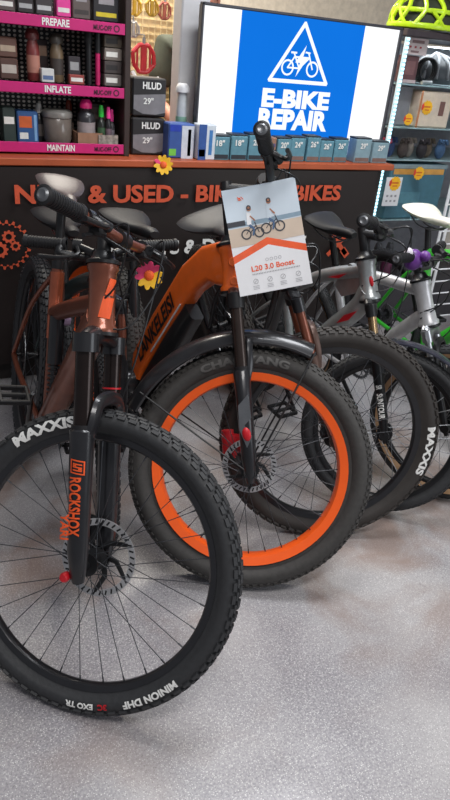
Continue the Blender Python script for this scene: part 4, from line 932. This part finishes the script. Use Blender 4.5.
def sticker(c, r, par=None, label=None):
    c = V(c); mb = MB(); mb.smooth = False; n = 24
    pts = [(r*(1 if k % 2 else .86)*math.cos(2*PI*k/n), r*(1 if k % 2 else .86)*math.sin(2*PI*k/n)) for k in range(n)]
    mb.prism(pts, c, X, Z, -Y, .002); mb.cm = 1; mb.box(c-Y*.0026+Z*.004, (r*1.1,.001,r*.22)); mb.box(c-Y*.0026-Z*(r*.3), (r*.8,.001,r*.16)); mb.cm = 2; mb.prism([(-r,-r*.3),(-r*.75,-r*.3),(-r*.6,r*.1),(-r*.75,r*.6),(-r,r*.3)], c-Y*.001, X, Z, -Y, .0022)
    o = mb.build('price_sticker', [mat('sticker_yellow', (248,186,30), .5), mat('sticker_print', (214,110,30), .5), mat('sticker_red', (216,60,44), .5)], par)
    return o
st_ = sticker((2.42,2.698,1.285), .034, root)
s2 = sticker((2.272,2.645,1.232), .028); tag(s2, 'yellow starburst price sticker on the glass, left of the cream carton', 'sticker', 'starburst price stickers')
s3 = sticker((2.412,2.645,.985), .034); tag(s3, 'yellow and red round price sticker before the teal cartons', 'sticker', 'starburst price stickers')
boxitem('teal_box', (2.455,2.76,.745), (.37,.14,.275), (66,112,128), 'large teal carton with orange stripe low in the glass cabinet', 'box', None, ((.05,.82,.95,.92,(206,150,70)),(.1,.3,.6,.5,(80,128,142)),(0,.93,1,1,(130,150,156))))
root = thing('price_tag', (2.262,2.640,.825), 'white price tag with yellow starburst stuck on the glass cabinet', 'price tag')
MB().box((2.262,2.642,.895), (.10,.003,.14)).build('tag_card', paper, root); sticker((2.268,2.640,.935), .036, root)
mb = MB()
for i in range(3):
    for j in range(2): mb.box((2.235+.026*i,2.6395,.85+.025*j), (.012,.001,.010))
mb.build('tag_print', mat('print_grey'), root)
cl = [((150,40,60),'crimson'),((50,70,110),'navy'),((70,60,56),'brown grey'),((120,112,104),'stone grey'),((44,40,44),'charcoal'),((92,80,66),'khaki'),((60,88,120),'steel blue')]
for k, (cc, cn) in enumerate(cl):
    x = 2.225+.062*k; y = 2.73+.03*(k % 2); root = thing('glove', (x,y,1.043), cn+' bundled cycling glove on the third cabinet shelf', 'glove', 'gloves bundled in the cabinet'); m_ = mat('glv%d' % k, cc, .8, var=.3, bump=.4)
    MB().ell((x,y,1.085), .030, .025, .042, n=12, m=8).build('palm', m_, root)
    for f in range(4): MB().curve([(x-.02+.013*f,y,1.115),(x-.023+.015*f,y-.012,1.135),(x-.022+.015*f,y-.022,1.125-.01*(f % 2))], .007, 8).build('finger', m_, root)
for k, (x, cc, cn) in enumerate(((2.23,(110,40,80),'plum'),(2.31,(40,36,40),'black'),(2.39,(96,40,70),'wine red'))):
    bottle('drink_bottle', (x+.02,2.74,.405), .032, .2, cc, (50,50,54), cn+' drinking bottle at the foot of the cabinet', 'bottle', 'drinking bottles in the cabinet foot')
HELM = V((2.70,3.14,1.622)); CABK = None
# white wire rack to the right of the cabinet front
root = thing('wire_rack', (2.74,2.40,0), 'white wire rack standing at the right edge before the cabinet', 'rack')
mb = MB()
for x in (2.50,2.535,2.88): mb.tube([(x,2.48,0),(x+.0,2.50,1.14)], .008, 8)
mb.build('post', white, root)
mb = MB()
for k in range(14): mb.tube([(2.50,2.495,.25+.068*k),(2.88,2.495,.25+.068*k)], .004, 6)
mb.build('wires', white, root)
# lime helmet on top of the cabinet
root = thing('bicycle_helmet', HELM, 'lime green bicycle helmet with dark vents on top of the cabinet', 'helmet')
lime = mat('lime_shell', (186,222,24), .35, coat=.4); hc = V(HELM)
mb = MB(); mb.lathe(hc, Z, [(0,.175),(.08,.165),(.145,.12),(.175,.06),(.178,.03),(.165,.028),(.135,.10),(.07,.150),(0,.160)], 28)
k0 = len(mb.v); mb.v = [V((hc.x+(q.x-hc.x)*1.18, hc.y+(q.y-hc.y)*.9, q.z)) for q in mb.v]; mb.build('inner_liner', mat('helmet_liner', (40,46,30), .7), root)
mb = MB()
def hp_(az, el, rr=1.0): return hc+V((math.cos(rad(az))*math.cos(rad(el))*.235*rr, math.sin(rad(az))*math.cos(rad(el))*.170*rr, .022+math.sin(rad(el))*.185*rr))
mb.tube([hp_(a, 0) for a in range(0, 361, 12)], .014, 8, sx=.7); mb.tube([hp_(a, 22, 1.0) for a in range(0, 361, 12)], .011, 8, sx=.7)
for a in range(-170, 190, 28): mb.curve([hp_(a,0), hp_(a+12,24), hp_(a,50), hp_(a-4,80)], .011, 8)
for a in range(-156, 190, 56): mb.curve([hp_(a,0), hp_(a-10,12), hp_(a-22,24)], .010, 8)
mb.build('shell', lime, root)
mb = MB(); mb.curve([hp_(-150,4,.98), hc+V((-.10,-.10,-.0)), hc+V((0,-.155,.012)), hc+V((.10,-.10,.0)), hp_(-30,4,.98)], .008, 8); mb.build('strap', mat('grey_strap', (150,152,156), .5), root)

# ---------------------------------------------------------------- person behind the counter
def skinmesh(name, verts, edges, radii, mt, par, root_i=0, lv=2):
    b = base_of(par) if par else V((0,0,0)); me = bpy.data.meshes.new(name); me.from_pydata([tuple(V(q)-b) for q in verts], edges, [])
    o = bpy.data.objects.new(name, me); COL.objects.link(o)
    md = o.modifiers.new('s', 'SKIN'); md.use_smooth_shade = True
    for i, r in enumerate(radii):
        s = me.skin_vertices[0].data[i]; s.radius = (r, r) if not isinstance(r, tuple) else r; s.use_root = (i == root_i)
    sb = o.modifiers.new('u', 'SUBSURF'); sb.levels = lv; sb.render_levels = lv
    dg = bpy.context.evaluated_depsgraph_get(); m2 = bpy.data.meshes.new_from_object(o.evaluated_get(dg)); bpy.data.objects.remove(o); m2.materials.clear(); m2.materials.append(mt)
    for p_ in m2.polygons: p_.use_smooth = True
    o = bpy.data.objects.new(name, m2); COL.objects.link(o); o.parent = par; return o
PX, PY = 1.60, 3.66
per = thing('person', (PX,PY,0), 'person in a dark green t-shirt standing behind the white pillar, arm bent', 'person')
sh_r, el_r, wr_r = V((PX-.19,PY,1.43)), V((PX-.25,PY-.04,1.17)), V((PX-.215,PY-.27,1.09))
sh_l, el_l, wr_l = V((PX+.19,PY,1.43)), V((PX+.24,PY+.02,1.15)), V((PX+.12,PY-.20,1.08))
vv = [(PX,PY,.93),(PX,PY,1.10),(PX,PY,1.28),(PX,PY,1.42),(PX,PY,1.50),(PX,PY-.01,1.56),(PX,PY-.02,1.66),(PX,PY-.02,1.75),
      tuple(sh_r),tuple(el_r),tuple(wr_r),tuple(sh_l),tuple(el_l),tuple(wr_l),
      (PX-.09,PY,.88),(PX-.10,PY-.01,.48),(PX-.11,PY+.01,.09),(PX-.12,PY-.12,.04),(PX+.09,PY,.88),(PX+.10,PY-.01,.48),(PX+.11,PY+.01,.09),(PX+.12,PY-.12,.04)]
ee = [(0,1),(1,2),(2,3),(3,4),(4,5),(5,6),(6,7),(3,8),(8,9),(9,10),(3,11),(11,12),(12,13),(0,14),(14,15),(15,16),(16,17),(0,18),(18,19),(19,20),(20,21)]
rr = [.13,.13,.15,.14,.06,.055,.085,.065,.055,.042,.028,.055,.042,.028,.09,.058,.04,.035,.09,.058,.04,.035]
hands = []
for wr, el, sgx in ((wr_r, el_r, 1), (wr_l, el_l, -1)):
    d = (wr-el).normalized(); pm = wr+d*.05; k = len(vv); vv.append(tuple(pm)); ee.append((10 if sgx > 0 else 13, k)); rr.append((.036,.020))
    sd_ = X*sgx; 
    for f, (off, ln) in enumerate(((-.026,.062),(-.009,.072),(.009,.068),(.025,.055))):
        b0 = pm+sd_*off+d*.03; k1 = len(vv); vv += [tuple(b0), tuple(b0+d*ln*.5-Z*.008), tuple(b0+d*ln*.85-Z*.028)]; ee += [(k,k1),(k1,k1+1),(k1+1,k1+2)]; rr += [.0095,.009,.0075]
    k1 = len(vv); vv += [tuple(pm-sd_*.034-d*.01), tuple(pm-sd_*.05+d*.03)]; ee += [(k,k1),(k1,k1+1)]; rr += [.011,.009]
skinmesh('body', vv, ee, rr, skin, per, 0, 2)
fc_ = V((PX,PY-.02,1.67)); mb = MB(); mb.ell(fc_-Y*.095-Z*.005, .013, .02, .022, n=10, m=8)
for sg in (1,-1): mb.ell(fc_+X*.082*sg, .012, .022, .030, n=10, m=8)
mb.build('face_features', skin, per)
mb = MB()
for sg in (1,-1): mb.ell(fc_+X*.030*sg-Y*.082+Z*.022, .013, .008, .008, n=10, m=8)
mb.build('eye', mat('eye_white_brown', (70,56,50), .3), per); MB().ell(fc_-Y*.083-Z*.045, .024, .009, .008, n=10, m=8).build('mouth', mat('lips', (160,84,80), .5), per)
mb = MB(); mb.ell(fc_+Z*.045+Y*.015, .092, .098, .082, n=20, m=12); mb.build('hair', mat('dark_hair', (46,34,28), .7, bump=.6, scale=200), per)
shirt = mat('dark_green_shirt', (66,70,56), .8, var=.1)
skinmesh('t_shirt', [(PX,PY,.90),(PX,PY,1.10),(PX,PY,1.28),(PX,PY,1.42),(PX,PY,1.485),tuple(sh_r),tuple(sh_r.lerp(el_r,.78)),tuple(sh_l),tuple(sh_l.lerp(el_l,.78))], [(0,1),(1,2),(2,3),(3,4),(3,5),(5,6),(3,7),(7,8)], [.155,.155,.172,.158,.075,.082,.070,.082,.070], shirt, per)
skinmesh('trousers', [(PX,PY,.93),(PX-.09,PY,.86),(PX-.10,PY-.01,.48),(PX-.11,PY+.01,.08),(PX+.09,PY,.86),(PX+.10,PY-.01,.48),(PX+.11,PY+.01,.08)], [(0,1),(1,2),(2,3),(0,4),(4,5),(5,6)], [.145,.11,.075,.062,.11,.075,.062], mat('dark_trousers', (36,38,46), .8), per)
mb = MB()
for sg in (1,-1): mb.loft([rrect(V((PX+.115*sg,PY+.06-.28*k/6,.045)), X, Z, .095-.02*(k/6), .085-.035*(k/6), .4) for k in range(7)])
mb.build('shoes', black, per)
